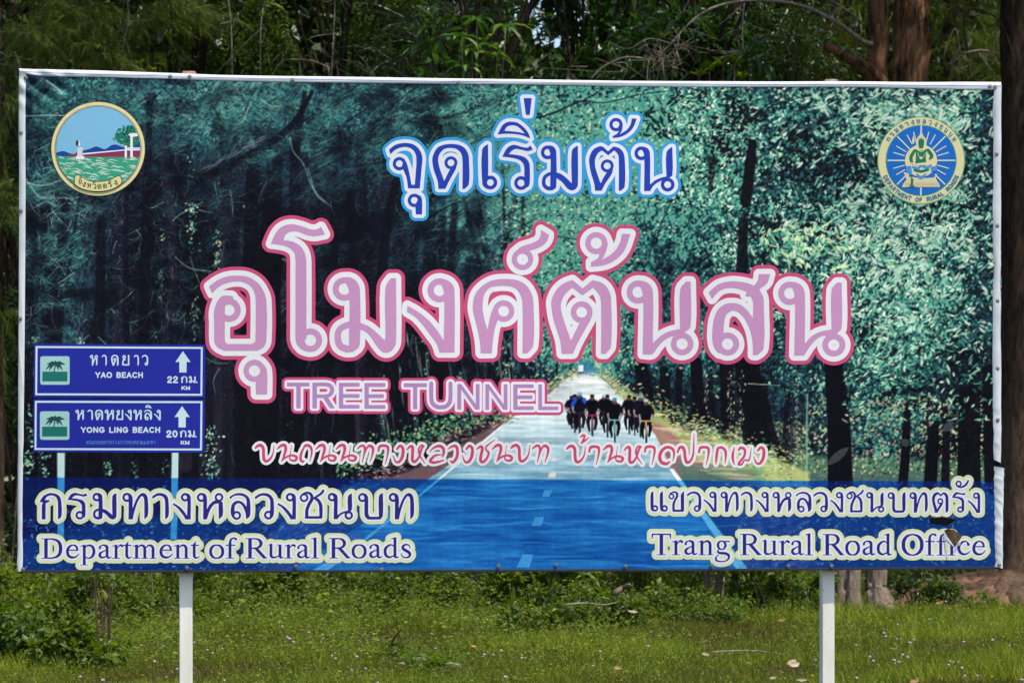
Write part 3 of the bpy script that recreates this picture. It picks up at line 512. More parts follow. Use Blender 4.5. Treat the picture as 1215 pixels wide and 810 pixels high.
    # right hand foliage: leaves in clumps
    def clump(x, y, n, sp, lo, hi, base, col, jit=.5):
        for k in range(n):
            a = base + r.normal(0, jit); d = abs(r.normal(0, sp)); q = r.uniform(0, 6.3)
            c.fleck(x + d * math.cos(q), y + d * math.sin(q), r.uniform(lo, hi), r.uniform(.7, 1.7), a, col[r.integers(len(col))], r.uniform(.6, .98))
    pal_l = [(46, 110, 100), (80, 150, 130), (126, 190, 160), (170, 214, 184), (212, 230, 212), (30, 76, 74)]; pal_d = [(24, 26, 30), (30, 52, 54), (40, 92, 86), (90, 160, 140), (26, 30, 34), (140, 196, 172)]
    for i in range(1500):
        x, y = r.uniform(800, 1182), r.uniform(95, 470)
        if x < 850 and y > 240: continue
        l = float(L[int(y - CY), int(x - CX)]) + r.normal(0, .13)
        pal = pal_l if l > .42 else (pal_d if l > .17 else pal_d[:3] + pal_d[4:5])
        clump(x, y, 9, 6 + 3 * r.random(), 1.2, 3.9, r.uniform(0, 3.1), pal, .7)
        if r.random() < .75: clump(x + r.normal(0, 8), y + r.normal(0, 8), 6, 5, 1, 3.2, r.uniform(0, 3.1), [(22, 24, 28), (26, 36, 40), (24, 26, 30)], 1.2)
    for x, y, rx, ry in ((905, 270, 26, 16), (880, 135, 30, 20), (968, 270, 16, 14), (1000, 200, 40, 24), (1010, 395, 30, 22), (940, 200, 34, 16), (855, 170, 16, 22), (1150, 430, 30, 24), (1060, 470, 40, 16), (1120, 250, 26, 12), (950, 160, 20, 12), (830, 320, 14, 24)):
        for k in range(int(rx * ry / 7)):
            c.fleck(r.normal(x, rx * .55), r.normal(y, ry * .55), r.uniform(2, 6), r.uniform(.8, 2.2), r.uniform(0, 3.1), (23, 25, 29), .85)
    for i in range(420):
        x, y = r.normal(1085, 70), r.normal(290, 60) if i % 3 else r.normal(130, 25)
        clump(x, y, 4, 5, 2.6, 7, r.choice([.7, 2.2, 2.7, .2]), [(150, 190, 168), (198, 214, 202), (110, 170, 148), (170, 196, 178)], .35)
    for i in range(70): clump(r.normal(970, 40), r.normal(290, 16), 4, 5, 3, 7, r.uniform(0, 3.1), [(160, 206, 170), (206, 222, 176), (80, 160, 130)], .4)
    # the ground at the right, its brush and trunks
    c.shape([P([(700, 470), (790, 505), (870, 512), (960, 540), (1186, 545), (1186, 600), (900, 600), (800, 580)])], (92, 126, 98), .8, 8)
    for i in range(2600):
        x = r.uniform(860, 1180); y = r.uniform(470, 575) 
        if x < 960 and y < 505: continue
        col = ((150, 170, 120), (66, 128, 110), (206, 208, 160), (180, 150, 140), (30, 34, 36), (98, 160, 130))[r.integers(6)]
        c.fleck(x, y, r.uniform(1, 3), r.uniform(.6, 1.4), r.uniform(0, 3.1), col, .8)
    c.shape([P([(850, 560), (1186, 566), (1186, 690), (880, 690)])], (70, 96, 96), .8, 8)
    c.shape([P([(20, 640), (120, 620), (300, 600), (440, 592), (380, 690), (20, 690)])], (58, 84, 90), .75, 10)
    for i in range(2600):
        x, y = r.uniform(770, 960), r.uniform(500, 575); col = ((172, 184, 116), (96, 150, 104), (50, 110, 92), (206, 208, 150), (120, 96, 96), (34, 60, 56))[r.integers(6)]
        c.fleck(x, y, r.uniform(1, 3.2), r.uniform(.4, 1.0), r.normal(.15, .4), col, r.uniform(.3, .75))
    for pts, al in (([(760, 430, 16), (768, 480, 18), (772, 500, 24)], .95), ([(789, 440, 12), (790, 500, 14)], .9), ([(806, 440, 8), (806, 488, 9)], .85), ([(826, 430, 14), (829, 480, 16), (830, 512, 22)], .97), ([(840, 450, 5), (846, 490, 5), (853, 512, 4)], .8), ([(862, 430, 16), (864, 520, 17)], .97), ([(886, 430, 30), (892, 480, 30), (898, 526, 34)], .97), ([(903, 450, 10), (912, 500, 10), (930, 550, 8)], .9), ([(936, 470, 8), (935, 520, 14), (932, 552, 18)], .75),
                    ([(989, 432, 22), (995, 500, 27), (997, 575, 30)], .99), ([(1076, 490, 9), (1074, 540, 11), (1071, 576, 12)], .97), ([(1108, 510, 13), (1106, 540, 15), (1104, 576, 16)], .97), ([(1123, 500, 9), (1122, 576, 10)], .93), ([(1150, 470, 26), (1150, 576, 28)], .95), ([(1175, 440, 18), (1178, 576, 20)], .96), ([(893, 170, 10), (889, 205, 13), (885, 240, 13)], .95), ([(882, 262, 10), (880, 320, 14)], .9), ([(845, 190, 8), (843, 225, 6)], .6), ([(1132, 400, 8), (1132, 500, 10)], .6)):
        c.shape([C(*pts)], (22, 21, 25), al, 1.6)
    for i in range(330):          # trunk gaps, bark flecks, leaf litter at the feet
        x = r.choice([866, 868, 880, 839, 946, 938]) + r.normal(0, 2.0); y = r.uniform(440, 550)
        c.fleck(x, y, r.uniform(.8, 2.2), r.uniform(.4, 1), r.uniform(1, 2.2), ((176, 190, 160), (120, 104, 112), (210, 214, 180))[r.integers(3)], r.uniform(.2, .75))
    for i in range(700):
        x, y = r.uniform(1000, 1182), r.uniform(380, 500)
        if r.random() < .5: c.fleck(x, y, r.uniform(2, 5.5), r.uniform(.6, 1.4), r.choice([2.6, .5, 2.2]) + r.normal(0, .4), pal_l[r.integers(6)], .85)
    for x, y0, y1 in ((958, 468, 575), (940, 500, 575)):
        c.shape([S((x, y0, 2.0), (x - 1, y1, 2.2))], (120, 168, 150) if x > 950 else (56, 60, 70), .8, 1)
    c.shape([B(937, 481, 943, 494)], (36, 42, 58), .9, 1.2); c.shape([S((888, 455, 1.4), (925, 457, .8))], (140, 160, 130), .8, 1)
    for x, y, ln in ((994, 541, 17), (1074, 525, 5), (1125, 506, 8)): c.fleck(x, y, ln, 5, 2.45, (78, 78, 84), .75)
    # the road, its verges
    c.shape([P([(682, 441), (697, 441), (745, 480), (800, 530), (860, 560), (905, 572), (905, 690), (300, 690), (350, 600), (480, 560), (575, 510), (640, 470)])], (112, 88, 92), .95, 5)
    for i in range(900):
        x = r.uniform(380, 640); y = 440 + (640 - x) * .52 + r.normal(0, 7) + 24
        c.fleck(x, y, r.uniform(1, 3.5), r.uniform(.5, 1.3), r.normal(0, .3), ((150, 120, 124), (98, 66, 76), (176, 160, 150), (70, 56, 62))[r.integers(4)], .6)
    for i in range(1200):      # weeds left of the road
        u = r.random(); x = 400 + 235 * u; y = 566 - 92 * u + r.normal(0, 9) - 12
        c.fleck(x, y, r.uniform(1, 2.6), r.uniform(.6, 1.4), r.uniform(0, 3.1), ((40, 110, 92), (86, 160, 124), (24, 42, 42), (180, 200, 140))[r.integers(4)], .8)
    c.shape([P([(660, 470), (668, 452), (680, 445), (672, 462)])], (190, 200, 130), .8, 4)
    c.shape([P([(700, 446), (712, 455), (760, 470), (800, 505), (866, 522), (960, 560), (960, 580), (880, 572), (808, 545), (742, 490)])], (176, 186, 118), .85, 5)
    for i in range(900):
        u = r.random(); x = 712 + 230 * u; y = 458 + 100 * u + r.normal(0, 10)
        c.fleck(x, y, r.uniform(1, 3.4), r.uniform(.5, 1.1), r.normal(.2, .3), ((196, 204, 132), (120, 160, 96), (222, 216, 160), (70, 130, 100))[r.integers(4)], .7)
    c.shape([P([(742, 486), (790, 506), (840, 556), (800, 566), (775, 540)])], (150, 104, 104), .75, 4)
    c.shape([P([(800, 548), (905, 556), (905, 580), (812, 580)])], (46, 122, 102), .5, 8)
    for i in range(60):
        y = r.uniform(500, 570); x = 735 + (y - 470) * .95 + r.uniform(0, 50); c.shape([S((x, y, 1.2), (x + r.uniform(10, 40), y + 1.5, 1.4))], (206, 190, 180) if r.random() < .5 else (140, 84, 92), .5, 1.2)
    road = [(686, 440), (703, 440.5), (717, 450), (730, 464), (750, 483), (769, 503), (785, 529), (798, 558), (897, 690), (330, 690), (352, 672), (492, 580), (605, 498), (655, 463), (672, 449)]
    d = sd_poly(X, Y, [np.asarray(road, float)]); k = np.clip(.5 - (d + (n3 - .5) * 2.2) / np.interp(Y, [440, 500], [3.5, 1.5]), 0, 1)
    g = np.stack([np.interp(Y, [440, 480, 530, 566, 690], v) for v in ((206, 192, 160, 116, 118), (212, 206, 190, 160, 148), (216, 214, 204, 182, 170))], -1)
    st_ = noise(CW, CH, 46, 11, 3); st_ = noise(CW // 8 + 1, CH, 7, 12, 3, .8).repeat(8, 1)[:, :CW]; st_ = (st_ + np.roll(st_, 4, 1) + np.roll(st_, 9, 1)) / 3
    g = g + ((st_ - .5) * 120)[..., None]
    c.a[:] = c.a * (1 - k[..., None]) + g * k[..., None]
    for i in range(110):
        y = 445 + 228 * r.random() ** .8; x = r.uniform(430, 800); ln = r.uniform(12, 110) * (y - 420) / 200
        if abs(x - 640) > (y - 440) * .9: continue
        c.shape([C((x, y, .3), (x + ln / 2, y + r.normal(0, 1), 1.7), (x + ln, y + r.normal(0, 2), .3))], (206, 224, 230), r.uniform(.25, .6), 1.8)
    c.shape([P([(605, 496), (600, 500), (430, 640), (345, 690), (368, 690), (450, 628), (580, 520)])], (214, 226, 230), .85, 1.5)
    c.shape([P([(794, 556), (799, 556), (899, 690), (884, 690)])], (226, 234, 236), .9, 1.2)
    for q in ([(652, 560), (660, 560), (659, 566), (650, 566)], [(655, 543), (661, 543), (660, 546), (654, 546)], [(646, 581), (655, 581), (652, 589), (643, 589)], [(635, 613), (645.5, 613), (642, 623.5), (631, 623.5)], [(620, 657.5), (633, 657.5), (628, 673), (613, 673)]):
        c.shape([P(q)], (206, 202, 198), .9, 1)
    for i in range(800):         # grass and leaves softening the far edges of the road
        s = r.random(); q = r.random()
        x, y = (692 - 92 * s + r.normal(0, 4) - 6, 440 + 60 * s ** 1.2 + r.normal(0, 4)) if q < .55 else (704 + 62 * s + r.normal(0, 4) + 6, 440 + 60 * s ** 1.2 + r.normal(0, 4))
        c.fleck(x, y, r.uniform(1, 3.4), r.uniform(.5, 1.2), r.normal(0, .5), ((196, 204, 132), (120, 160, 110), (64, 130, 112), (150, 112, 110), (214, 214, 170))[r.integers(5)], r.uniform(.3, .8))
    # far trees over the road and the lorry
    for i in range(520):
        x, y = r.normal(694, 42), r.normal(420, 14)
        if y < 446: c.fleck(x, y, r.uniform(1, 3), r.uniform(.7, 1.6), r.uniform(0, 3.1), ((70, 150, 130), (130, 190, 150), (180, 206, 150), (40, 100, 96), (60, 130, 150))[r.integers(5)], .75)
    c.blob(695, 436, 14, 9, (52, 118, 150), .9, .6)
    c.shape([B(686, 433, 692, 441)], (214, 222, 226), .95, 1); c.shape([B(686, 441, 692, 443)], (60, 60, 70), .9, 1); c.shape([C((675, 437, 1), (679, 440, 1.6), (682, 442, 1))], (40, 52, 60), .8, 1)
    # nine riders in dark clothes
    Zr = lambda x, y: (665 + x / 7.716, 425 + y / 7.716)
    def rider(x, top, bot, h, body=(20, 18, 24), helmet=(30, 30, 36), bike=(40, 44, 52), sleeves=None):
        f = lambda dx, dy, ww: (*Zr(x + dx * h * .98, top + dy * (bot - top)), ww * h / 7.716)
        c.shape([S(f(0, .6, .075), f(0.01, .99, .06))], (20, 20, 26), .97, 1)
        c.shape([C(f(-.05, .48, .15), f(-.14, .66, .13), f(-.09, .88, .07)), C(f(.06, .48, .15), f(.14, .64, .13), f(.10, .84, .08))], body, .97, 1)
        c.shape([S(f(0, .2, .26), f(0, .34, .36), f(0, .52, .27))], body, 1, 1.1)
        for s in (-1, 1):
            c.shape([C(f(s * .14, .2, .13), f(s * .23, .32, .11), f(s * .22, .40, .08))], sleeves or body, .97, 1)
            c.shape([C(f(s * .22, .38, .06), f(s * .21, .46, .05), f(s * .16, .5, .045))], (150, 128, 128), .95, 1)
        c.shape([S(f(-.2, .515, .04), f(.2, .515, .04)), S(f(0, .51, .05), f(0, .72, .05)), S(f(0, .72, .03), f(-.03, .85, .02)), S(f(0, .72, .03), f(.03, .85, .02))], bike, .97, 1)
        c.shape([Ds(*f(0, .12, .06)[:2], .075 * h / 7.716)], (92, 70, 72), .95, 1); c.shape([S(f(-.025, .06, .105), f(.025, .06, .105))], helmet, 1, 1)
    for a in ((100, 335, 640, 230), (130, 320, 680, 250), (430, 320, 720, 260), (395, 325, 640, 220, (20, 18, 24), (150, 180, 190)), (630, 325, 690, 250), (680, 340, 700, 250), (175, 300, 690, 290, (24, 22, 28), (120, 170, 200), (44, 48, 60), (34, 80, 190)), (290, 320, 710, 270, (20, 18, 24), (40, 40, 46), (140, 56, 86)), (497, 350, 765, 280, (20, 18, 24), (50, 140, 155), (96, 150, 152)), (732, 325, 720, 260, (26, 24, 36), (110, 150, 200), (120, 140, 140)), (785, 360, 775, 280, (20, 18, 24), (170, 170, 176), (170, 140, 100))): rider(*a)
    # posts of the printed signs, then the blue band over everything below
    c.shape([P([(68, 537), (77, 537), (75.5, 640), (68, 640)]), P([(204, 536), (212, 536), (210, 640), (202.5, 640)])], (176, 208, 212), .95, 1)
    band = np.clip(Y - np.interp(X, [24, 1186], [565.5, 570.5]), 0, 1)[..., None]
    lum = (c.a @ np.array([.3, .55, .15]) / 255)[..., None]
    bl = np.concatenate([20 + 10 * lum + 95 * lum ** 4, 22 + 112 * lum + 60 * lum ** 3, 64 + 192 * lum - 32 * lum ** 2], -1) + (c.a - lum * 255) * .14
    bl += ((st_ - .5) * 8)[..., None]
    c.a[:] = c.a * (1 - band) + bl * band
    for i in range(5200):        # speckle of the printed grass under the band
        x, y = r.uniform(24, 1186), r.uniform(572, 676)
        w = (x < 420 and y > 610 + r.normal(0, 6) - (x - 30) * .06 and x < 350 + (672 - y)) or (x > 890 + (y - 672) * .3 and y > 560)
        if w: c.fleck(x, y, r.uniform(.8, 3.2), r.uniform(.4, 1.1), r.normal(.3 if x > 600 else -.3, .6), ((34, 92, 158), (60, 130, 186), (30, 40, 100), (110, 160, 200), (72, 84, 160), (28, 72, 136))[r.integers(6)], r.uniform(.25, .7))
    for x0, x1, y0, y1 in ((300, 460, 590, 680), (880, 960, 576, 680)):
        for i in range(520): c.fleck(r.uniform(x0, x1), r.uniform(y0, y1), r.uniform(3, 10), r.uniform(.6, 1.6), r.normal(-.15, .15), (86, 88, 164) if r.random() < .7 else (60, 96, 170), r.uniform(.08, .3))
    # the printed road signs
    for sg in (SIGN1, SIGN2):
        c.shape(sg['panel'], (34, 42, 150), 1, 1, .6)
        for x in range(45, 240, 2): pass
        c.shape(sg['line'], (196, 222, 226), .95, .9)
        a, b, d = sg['pic']; c.shape(ZS(a), (158, 204, 200), 1, 1); c.shape(ZS(b), (24, 110, 102), 1, 1); c.shape(ZS(d), (26, 74, 78), .95, .9)
        if 'small' in sg: c.shape(sg['small'], (90, 150, 200), .8, .9); c.shape(ZS([P([(322, 668), (345, 655), (365, 668), (345, 682)])]), (20, 30, 90), .9, 1)
    for q in ([(236, 75), (236, 345), (966, 78), (966, 345), (236, 428), (232, 700), (966, 425), (962, 695)]):
        c.shape([Ds(*zz(*q), .7)], (190, 220, 230), .9, 1)
    c.shape([C(*[(*zz(x, y), w) for x, y, w in ((470, 0, .7), (520, 50, 1), (560, 115, 1), (580, 200, .8))])], (90, 150, 190), .8, 1)
    for i in range(40): c.fleck(*zz(r.normal(390, 40), r.normal(95, 25)), r.uniform(1.5, 4), .5, r.normal(1, .5), (28, 70, 84), .6)
    for i in range(22): c.fleck(*zz(r.uniform(60, 270), r.uniform(150, 620)), r.uniform(2, 8), .35, r.normal(1.2, .5), (20, 40, 70), .5)
    streak = noise(CW, 8, 6, 31, 3).mean(0); c.a *= (1.0 + (streak - .5) * .10)[None, :, None]       # faint vertical bands left by the printer
    # the print's own harsh sharpening
    a = c.a; bl_ = (np.roll(a, 1, 0) + np.roll(a, -1, 0) + np.roll(a, 1, 1) + np.roll(a, -1, 1) + 2 * a) / 6
    a = a + (a - 92) * np.array([.08, .07, .04]); g_ = a.mean(-1, keepdims=True); a = g_ + (a - g_) * .98
    c.a = np.clip(a + (a - bl_) * 1.15 + (nf - .5)[..., None] * 9, 0, 255)
    return c.a
# ------------------------------------------------------------------ scene helpers
def at(px, py, Y): return Vector(((px - HX) / F * Y, Y, EYE - (py - HY) / F * Y))
def ground_at(px, py, z=0.0):
    Y = (EYE - z) * F / (py - HY); return at(px, py, Y)
def tag(o, label=None, cat=None, group=None, kind=None):
    if label: o['label'] = label
    if cat: o['category'] = cat
    if group: o['group'] = group
    if kind: o['kind'] = kind
    return o
def empty(name, loc=(0, 0, 0)):
    o = bpy.data.objects.new(name, None); o.empty_display_size = .1; o.location = loc; COL.objects.link(o); return o
def link(name, me, mat=None, parent=None, mats=None):
    o = bpy.data.objects.new(name, me); COL.objects.link(o)
    for m in (mats or ([mat] if mat else [])): me.materials.append(m)
    if parent is not None:
        o.parent = parent; p = parent; off = Vector((0, 0, 0))
        while p is not None: off += p.location; p = p.parent
        o.location = -off
    return o
def npmesh(name, V, faces, tone=None, smooth=False):
    """faces: list of integer arrays (n, k)."""
    me = bpy.data.meshes.new(name); V = np.asarray(V, np.float32); me.vertices.add(len(V)); me.vertices.foreach_set('co', V.ravel())
    faces = [np.asarray(f, np.int32) for f in faces if len(f)]
    li = np.concatenate([f.ravel() for f in faces]); tot = np.concatenate([np.full(len(f), f.shape[1], np.int32) for f in faces])
    me.loops.add(len(li)); me.loops.foreach_set('vertex_index', li)
    me.polygons.add(len(tot)); me.polygons.foreach_set('loop_start', np.concatenate([[0], np.cumsum(tot)[:-1]]).astype(np.int32))
    me.polygons.foreach_set('use_smooth', np.full(len(tot), smooth, bool))
    me.update(calc_edges=True)
    if tone is not None:
        a = me.attributes.new('tone', 'FLOAT_COLOR', 'POINT'); t = np.asarray(tone, np.float32)
        if t.ndim == 1: t = np.stack([t, t, t], -1)
        a.data.foreach_set('color', np.column_stack([t, np.ones(len(t), np.float32)]).astype(np.float32).ravel())
    return me

# ------------------------------------------------------------------ materials
def mat_new(name):
    m = bpy.data.materials.new(name); m.use_nodes = True; n = m.node_tree; return m, n, n.nodes['Principled BSDF']
def N(n, t, **kw):
    o = n.nodes.new(t)
    for k, v in kw.items(): setattr(o, k, v)
    return o
def plain(name, col, rough=.5, var=.12, scale=30, bump=.0, spec=.4, metal=0, coord='Object', stretch=(1, 1, 1), dirt=None):
    m, n, b = mat_new(name); b.inputs['Roughness'].default_value = rough; b.inputs['Specular IOR Level'].default_value = spec; b.inputs['Metallic'].default_value = metal
    tc = N(n, 'ShaderNodeTexCoord'); mp = N(n, 'ShaderNodeMapping'); mp.inputs['Scale'].default_value = stretch; n.links.new(tc.outputs[coord], mp.inputs[0])
    ns = N(n, 'ShaderNodeTexNoise'); ns.inputs['Scale'].default_value = scale; ns.inputs['Detail'].default_value = 5; n.links.new(mp.outputs[0], ns.inputs['Vector'])
    rp = N(n, 'ShaderNodeValToRGB'); c = np.asarray(col[:3]); d = np.asarray(dirt) if dirt is not None else c * (1 - var * 2)
    rp.color_ramp.elements[0].position = .3; rp.color_ramp.elements[1].position = .68
    rp.color_ramp.elements[0].color = (*d, 1); rp.color_ramp.elements[1].color = (*np.clip(c * (1 + var * .5), 0, 1), 1)
    n.links.new(ns.outputs['Fac'], rp.inputs[0]); n.links.new(rp.outputs[0], b.inputs['Base Color'])
    if bump:
        bp = N(n, 'ShaderNodeBump'); bp.inputs['Strength'].default_value = bump; bp.inputs['Distance'].default_value = .02
        n.links.new(ns.outputs['Fac'], bp.inputs['Height']); n.links.new(bp.outputs[0], b.inputs['Normal'])
    return m
def leafmat(name, dark, light, yellow=None, rough=.42, trans=.4, spec=.35):
    """Leaf: the tone attribute runs each leaf from dark to light to yellowish."""
    m, n, b = mat_new(name); at_ = N(n, 'ShaderNodeAttribute', attribute_name='tone')
    rp = N(n, 'ShaderNodeValToRGB'); e = rp.color_ramp.elements; e[0].color = (*dark, 1); e[1].position = .72; e[1].color = (*light, 1)
    x = e.new(1.0); x.color = (*(yellow or light), 1)
    n.links.new(at_.outputs['Fac'], rp.inputs[0]); n.links.new(rp.outputs[0], b.inputs['Base Color'])
    b.inputs['Roughness'].default_value = rough; b.inputs['Specular IOR Level'].default_value = spec
    tr = N(n, 'ShaderNodeBsdfTranslucent'); hs = N(n, 'ShaderNodeHueSaturation'); hs.inputs['Saturation'].default_value = 1.15; hs.inputs['Value'].default_value = 1.5
    n.links.new(rp.outputs[0], hs.inputs['Color']); n.links.new(hs.outputs[0], tr.inputs['Color'])
    mx = N(n, 'ShaderNodeMixShader'); mx.inputs[0].default_value = trans; n.links.new(b.outputs[0], mx.inputs[1]); n.links.new(tr.outputs[0], mx.inputs[2])
    n.links.new(mx.outputs[0], n.nodes['Material Output'].inputs['Surface']); return m
def bark(name, c0, c1, scale=9, bump=1.0, foot=None):
    m, n, b = mat_new(name); b.inputs['Roughness'].default_value = .9; b.inputs['Specular IOR Level'].default_value = .15
    tc = N(n, 'ShaderNodeTexCoord'); mp = N(n, 'ShaderNodeMapping'); mp.inputs['Scale'].default_value = (1, 1, .22); n.links.new(tc.outputs['Object'], mp.inputs[0])
    ns = N(n, 'ShaderNodeTexNoise'); ns.inputs['Scale'].default_value = scale * 3.4; ns.inputs['Detail'].default_value = 8; ns.inputs['Roughness'].default_value = .7; n.links.new(mp.outputs[0], ns.inputs['Vector'])
    n2 = N(n, 'ShaderNodeTexNoise'); n2.inputs['Scale'].default_value = 3; n2.inputs['Detail'].default_value = 4; n.links.new(tc.outputs['Object'], n2.inputs['Vector'])
    ad = N(n, 'ShaderNodeMath', operation='MULTIPLY_ADD'); n.links.new(ns.outputs['Fac'], ad.inputs[0]); ad.inputs[1].default_value = .75
    sc = N(n, 'ShaderNodeMath', operation='MULTIPLY'); n.links.new(n2.outputs['Fac'], sc.inputs[0]); sc.inputs[1].default_value = .3; n.links.new(sc.outputs[0], ad.inputs[2])
    rp = N(n, 'ShaderNodeValToRGB'); rp.color_ramp.elements[0].position = .42; rp.color_ramp.elements[1].position = .60
    rp.color_ramp.elements[0].color = (*c0, 1); rp.color_ramp.elements[1].color = (*c1, 1); n.links.new(ad.outputs[0], rp.inputs[0]); n.links.new(rp.outputs[0], b.inputs['Base Color'])
    if foot:            # greyer, paler bark low down; the shade higher up is mixed into the colour
        r2 = N(n, 'ShaderNodeValToRGB'); r2.color_ramp.elements[0].position = .36; r2.color_ramp.elements[1].position = .62; r2.color_ramp.elements[0].color = (*foot[0], 1); r2.color_ramp.elements[1].color = (*foot[1], 1); n.links.new(ad.outputs[0], r2.inputs[0])
        sp_ = N(n, 'ShaderNodeSeparateXYZ'); n.links.new(tc.outputs['Object'], sp_.inputs[0]); mr = N(n, 'ShaderNodeMapRange'); mr.inputs['From Min'].default_value = 1.0; mr.inputs['From Max'].default_value = 3.2; n.links.new(sp_.outputs['Z'], mr.inputs['Value'])
        mx = N(n, 'ShaderNodeMix', data_type='RGBA'); n.links.new(mr.outputs[0], mx.inputs['Factor']); n.links.new(r2.outputs[0], mx.inputs['A']); n.links.new(rp.outputs[0], mx.inputs['B']); n.links.new(mx.outputs['Result'], b.inputs['Base Color'])
    bp = N(n, 'ShaderNodeBump'); bp.inputs['Strength'].default_value = bump; bp.inputs['Distance'].default_value = .06; n.links.new(ns.outputs['Fac'], bp.inputs['Height']); n.links.new(bp.outputs[0], b.inputs['Normal'])
    return m
def flatmat(name, rgb, rough=.42):          # printing ink on vinyl: a flat colour with the faint weave of the sheet
    m, n, b = mat_new(name); c = lin(rgb) / INK
    tc = N(n, 'ShaderNodeTexCoord'); wv = N(n, 'ShaderNodeTexNoise'); wv.inputs['Scale'].default_value = 260; wv.inputs['Detail'].default_value = 2
    mp = N(n, 'ShaderNodeMapping'); mp.inputs['Scale'].default_value = (1, 1, .12); n.links.new(tc.outputs['Object'], mp.inputs[0]); n.links.new(mp.outputs[0], wv.inputs['Vector'])
    mx = N(n, 'ShaderNodeMix', data_type='RGBA'); n.links.new(wv.outputs['Fac'], mx.inputs['Factor'])
    mx.inputs['A'].default_value = (*np.clip(c * .9, 0, .95), 1); mx.inputs['B'].default_value = (*np.clip(c * 1.1, 0, .95), 1)
    n.links.new(mx.outputs['Result'], b.inputs['Base Color']); b.inputs['Roughness'].default_value = rough; b.inputs['Specular IOR Level'].default_value = .12
    return m
INK = np.array([1.02, 1.06, 1.07])          # light the board receives, so that ink = photographed colour / INK

# ------------------------------------------------------------------ geometry helpers
def tube(pts, rad, seg=10, jit=0.0, seed=0, squash=None):
    """Bark tube through points with radii -> verts, quads."""
    P_ = cr([(*p[:2], 1) for p in pts], 4) if False else None
    p = np.asarray([tuple(q) for q in pts], float); r = np.asarray(rad, float)
    k = 5; Q = []; Rr = []
    pe = np.vstack([2 * p[0] - p[1], p, 2 * p[-1] - p[-2]]); re = np.concatenate([[r[0]], r, [r[-1]]])
    for i in range(1, len(pe) - 2):
        for t in np.arange(k) / k:
            a, b, c, d = pe[i - 1], pe[i], pe[i + 1], pe[i + 2]
            Q.append(.5 * (2 * b + (c - a) * t + (2 * a - 5 * b + 4 * c - d) * t * t + (3 * b - a - 3 * c + d) * t ** 3)); Rr.append(re[i] * (1 - t) + re[i + 1] * t)
    Q.append(p[-1]); Rr.append(r[-1]); Q = np.array(Q); Rr = np.array(Rr); rs = np.random.default_rng(seed)
    T = np.gradient(Q, axis=0); T /= np.linalg.norm(T, axis=1, keepdims=True) + 1e-9
    up_ = np.array([0, 1.0, .01]) if abs(T[:, 1]).mean() < .8 else np.array([1.0, 0, 0])
    A = np.cross(T, up_); A /= np.linalg.norm(A, axis=1, keepdims=True) + 1e-9; Bv = np.cross(T, A)
    th = np.arange(seg) / seg * 2 * math.pi
    lob = 1 + jit * (rs.normal(0, .5, seg)[None, :] * .8 + rs.normal(0, .35, (len(Q), seg)))
    V = Q[:, None, :] + (Rr[:, None] * lob)[..., None] * (np.cos(th)[None, :, None] * A[:, None, :] + np.sin(th)[None, :, None] * Bv[:, None, :])
    n = len(Q); i = np.arange(n - 1)[:, None] * seg; j = np.arange(seg)[None, :]; j2 = (j + 1) % seg
    Fq = np.stack([i + j, i + j2, i + seg + j2, i + seg + j], -1).reshape(-1, 4)
    V = np.vstack([V.reshape(-1, 3), Q[0], Q[-1]]); c0, c1 = n * seg, n * seg + 1
    T3 = [(c0, (q + 1) % seg, q) for q in range(seg)] + [(c1, (n - 1) * seg + q, (n - 1) * seg + (q + 1) % seg) for q in range(seg)]
    return V, Fq, np.array(T3)
def limbs(name, specs, mat, parent, seg=10, jit=.08, seed=0):
    for i, sp in enumerate(specs): o = tubes(name, [sp], mat, parent, seg, jit, seed + i)
    return o
def tubes(name, specs, mat, parent=None, seg=10, jit=.08, seed=0):
    VV, Q4, Q3, o = [], [], [], 0
    for i, (pts, rad) in enumerate(specs):
        V, f4, f3 = tube(pts, rad, seg, jit, seed + i); VV.append(V); Q4.append(f4 + o); Q3.append(f3 + o); o += len(V)
    return link(name, npmesh(name, np.vstack(VV), [np.vstack(Q4), np.vstack(Q3)], smooth=True), mat, parent)

def unit(v): return v / (np.linalg.norm(v, axis=-1, keepdims=True) + 1e-9)
def leaves(pos, d, nrm, ln, wd, tone, kind='diamond', droop=.25, fold=.25):
    """Many leaves as one mesh's arrays."""
    d = unit(d); s = unit(np.cross(d, nrm)); u = np.cross(s, d); n = len(pos); ln = ln[:, None]; wd = wd[:, None]
    if kind == 'diamond':
        V = np.stack([pos, pos + d * ln * .45 + s * wd * .5 + u * wd * fold * .5, pos + d * ln - u * ln * droop * .4, pos + d * ln * .45 - s * wd * .5 + u * wd * fold * .5], 1)
        i = np.arange(n)[:, None] * 4; F_ = [i + np.array([[0, 1, 2]]), i + np.array([[0, 2, 3]])]; k = 4
    elif kind == 'blade':
        V = np.stack([pos - s * wd * .5, pos + s * wd * .5, pos + d * ln - u * ln * droop], 1); i = np.arange(n)[:, None] * 3; F_ = [i + np.array([[0, 1, 2]])]; k = 3
    else:               # 'lance': a long leaf with a keel and a bend
        m1 = pos + d * ln * .35 - u * ln * droop * .06; m2 = pos + d * ln * .7 - u * ln * droop * .22; tip = pos + d * ln * .98 - u * ln * droop * .5
        f = u * wd * fold
        V = np.stack([pos, m1 + s * wd * .42 + f, m1, m1 - s * wd * .42 + f, m2 + s * wd * .46 + f, m2, m2 - s * wd * .46 + f, tip], 1); i = np.arange(n)[:, None] * 8; k = 8
        F_ = [i + np.array([[0, 1, 2]]), i + np.array([[0, 2, 3]]), i + np.array([[4, 7, 5]]), i + np.array([[5, 7, 6]]), i + np.array([[1, 4, 5, 2]]), i + np.array([[2, 5, 6, 3]])]
    return V.reshape(-1, 3), F_, np.repeat(tone, k)
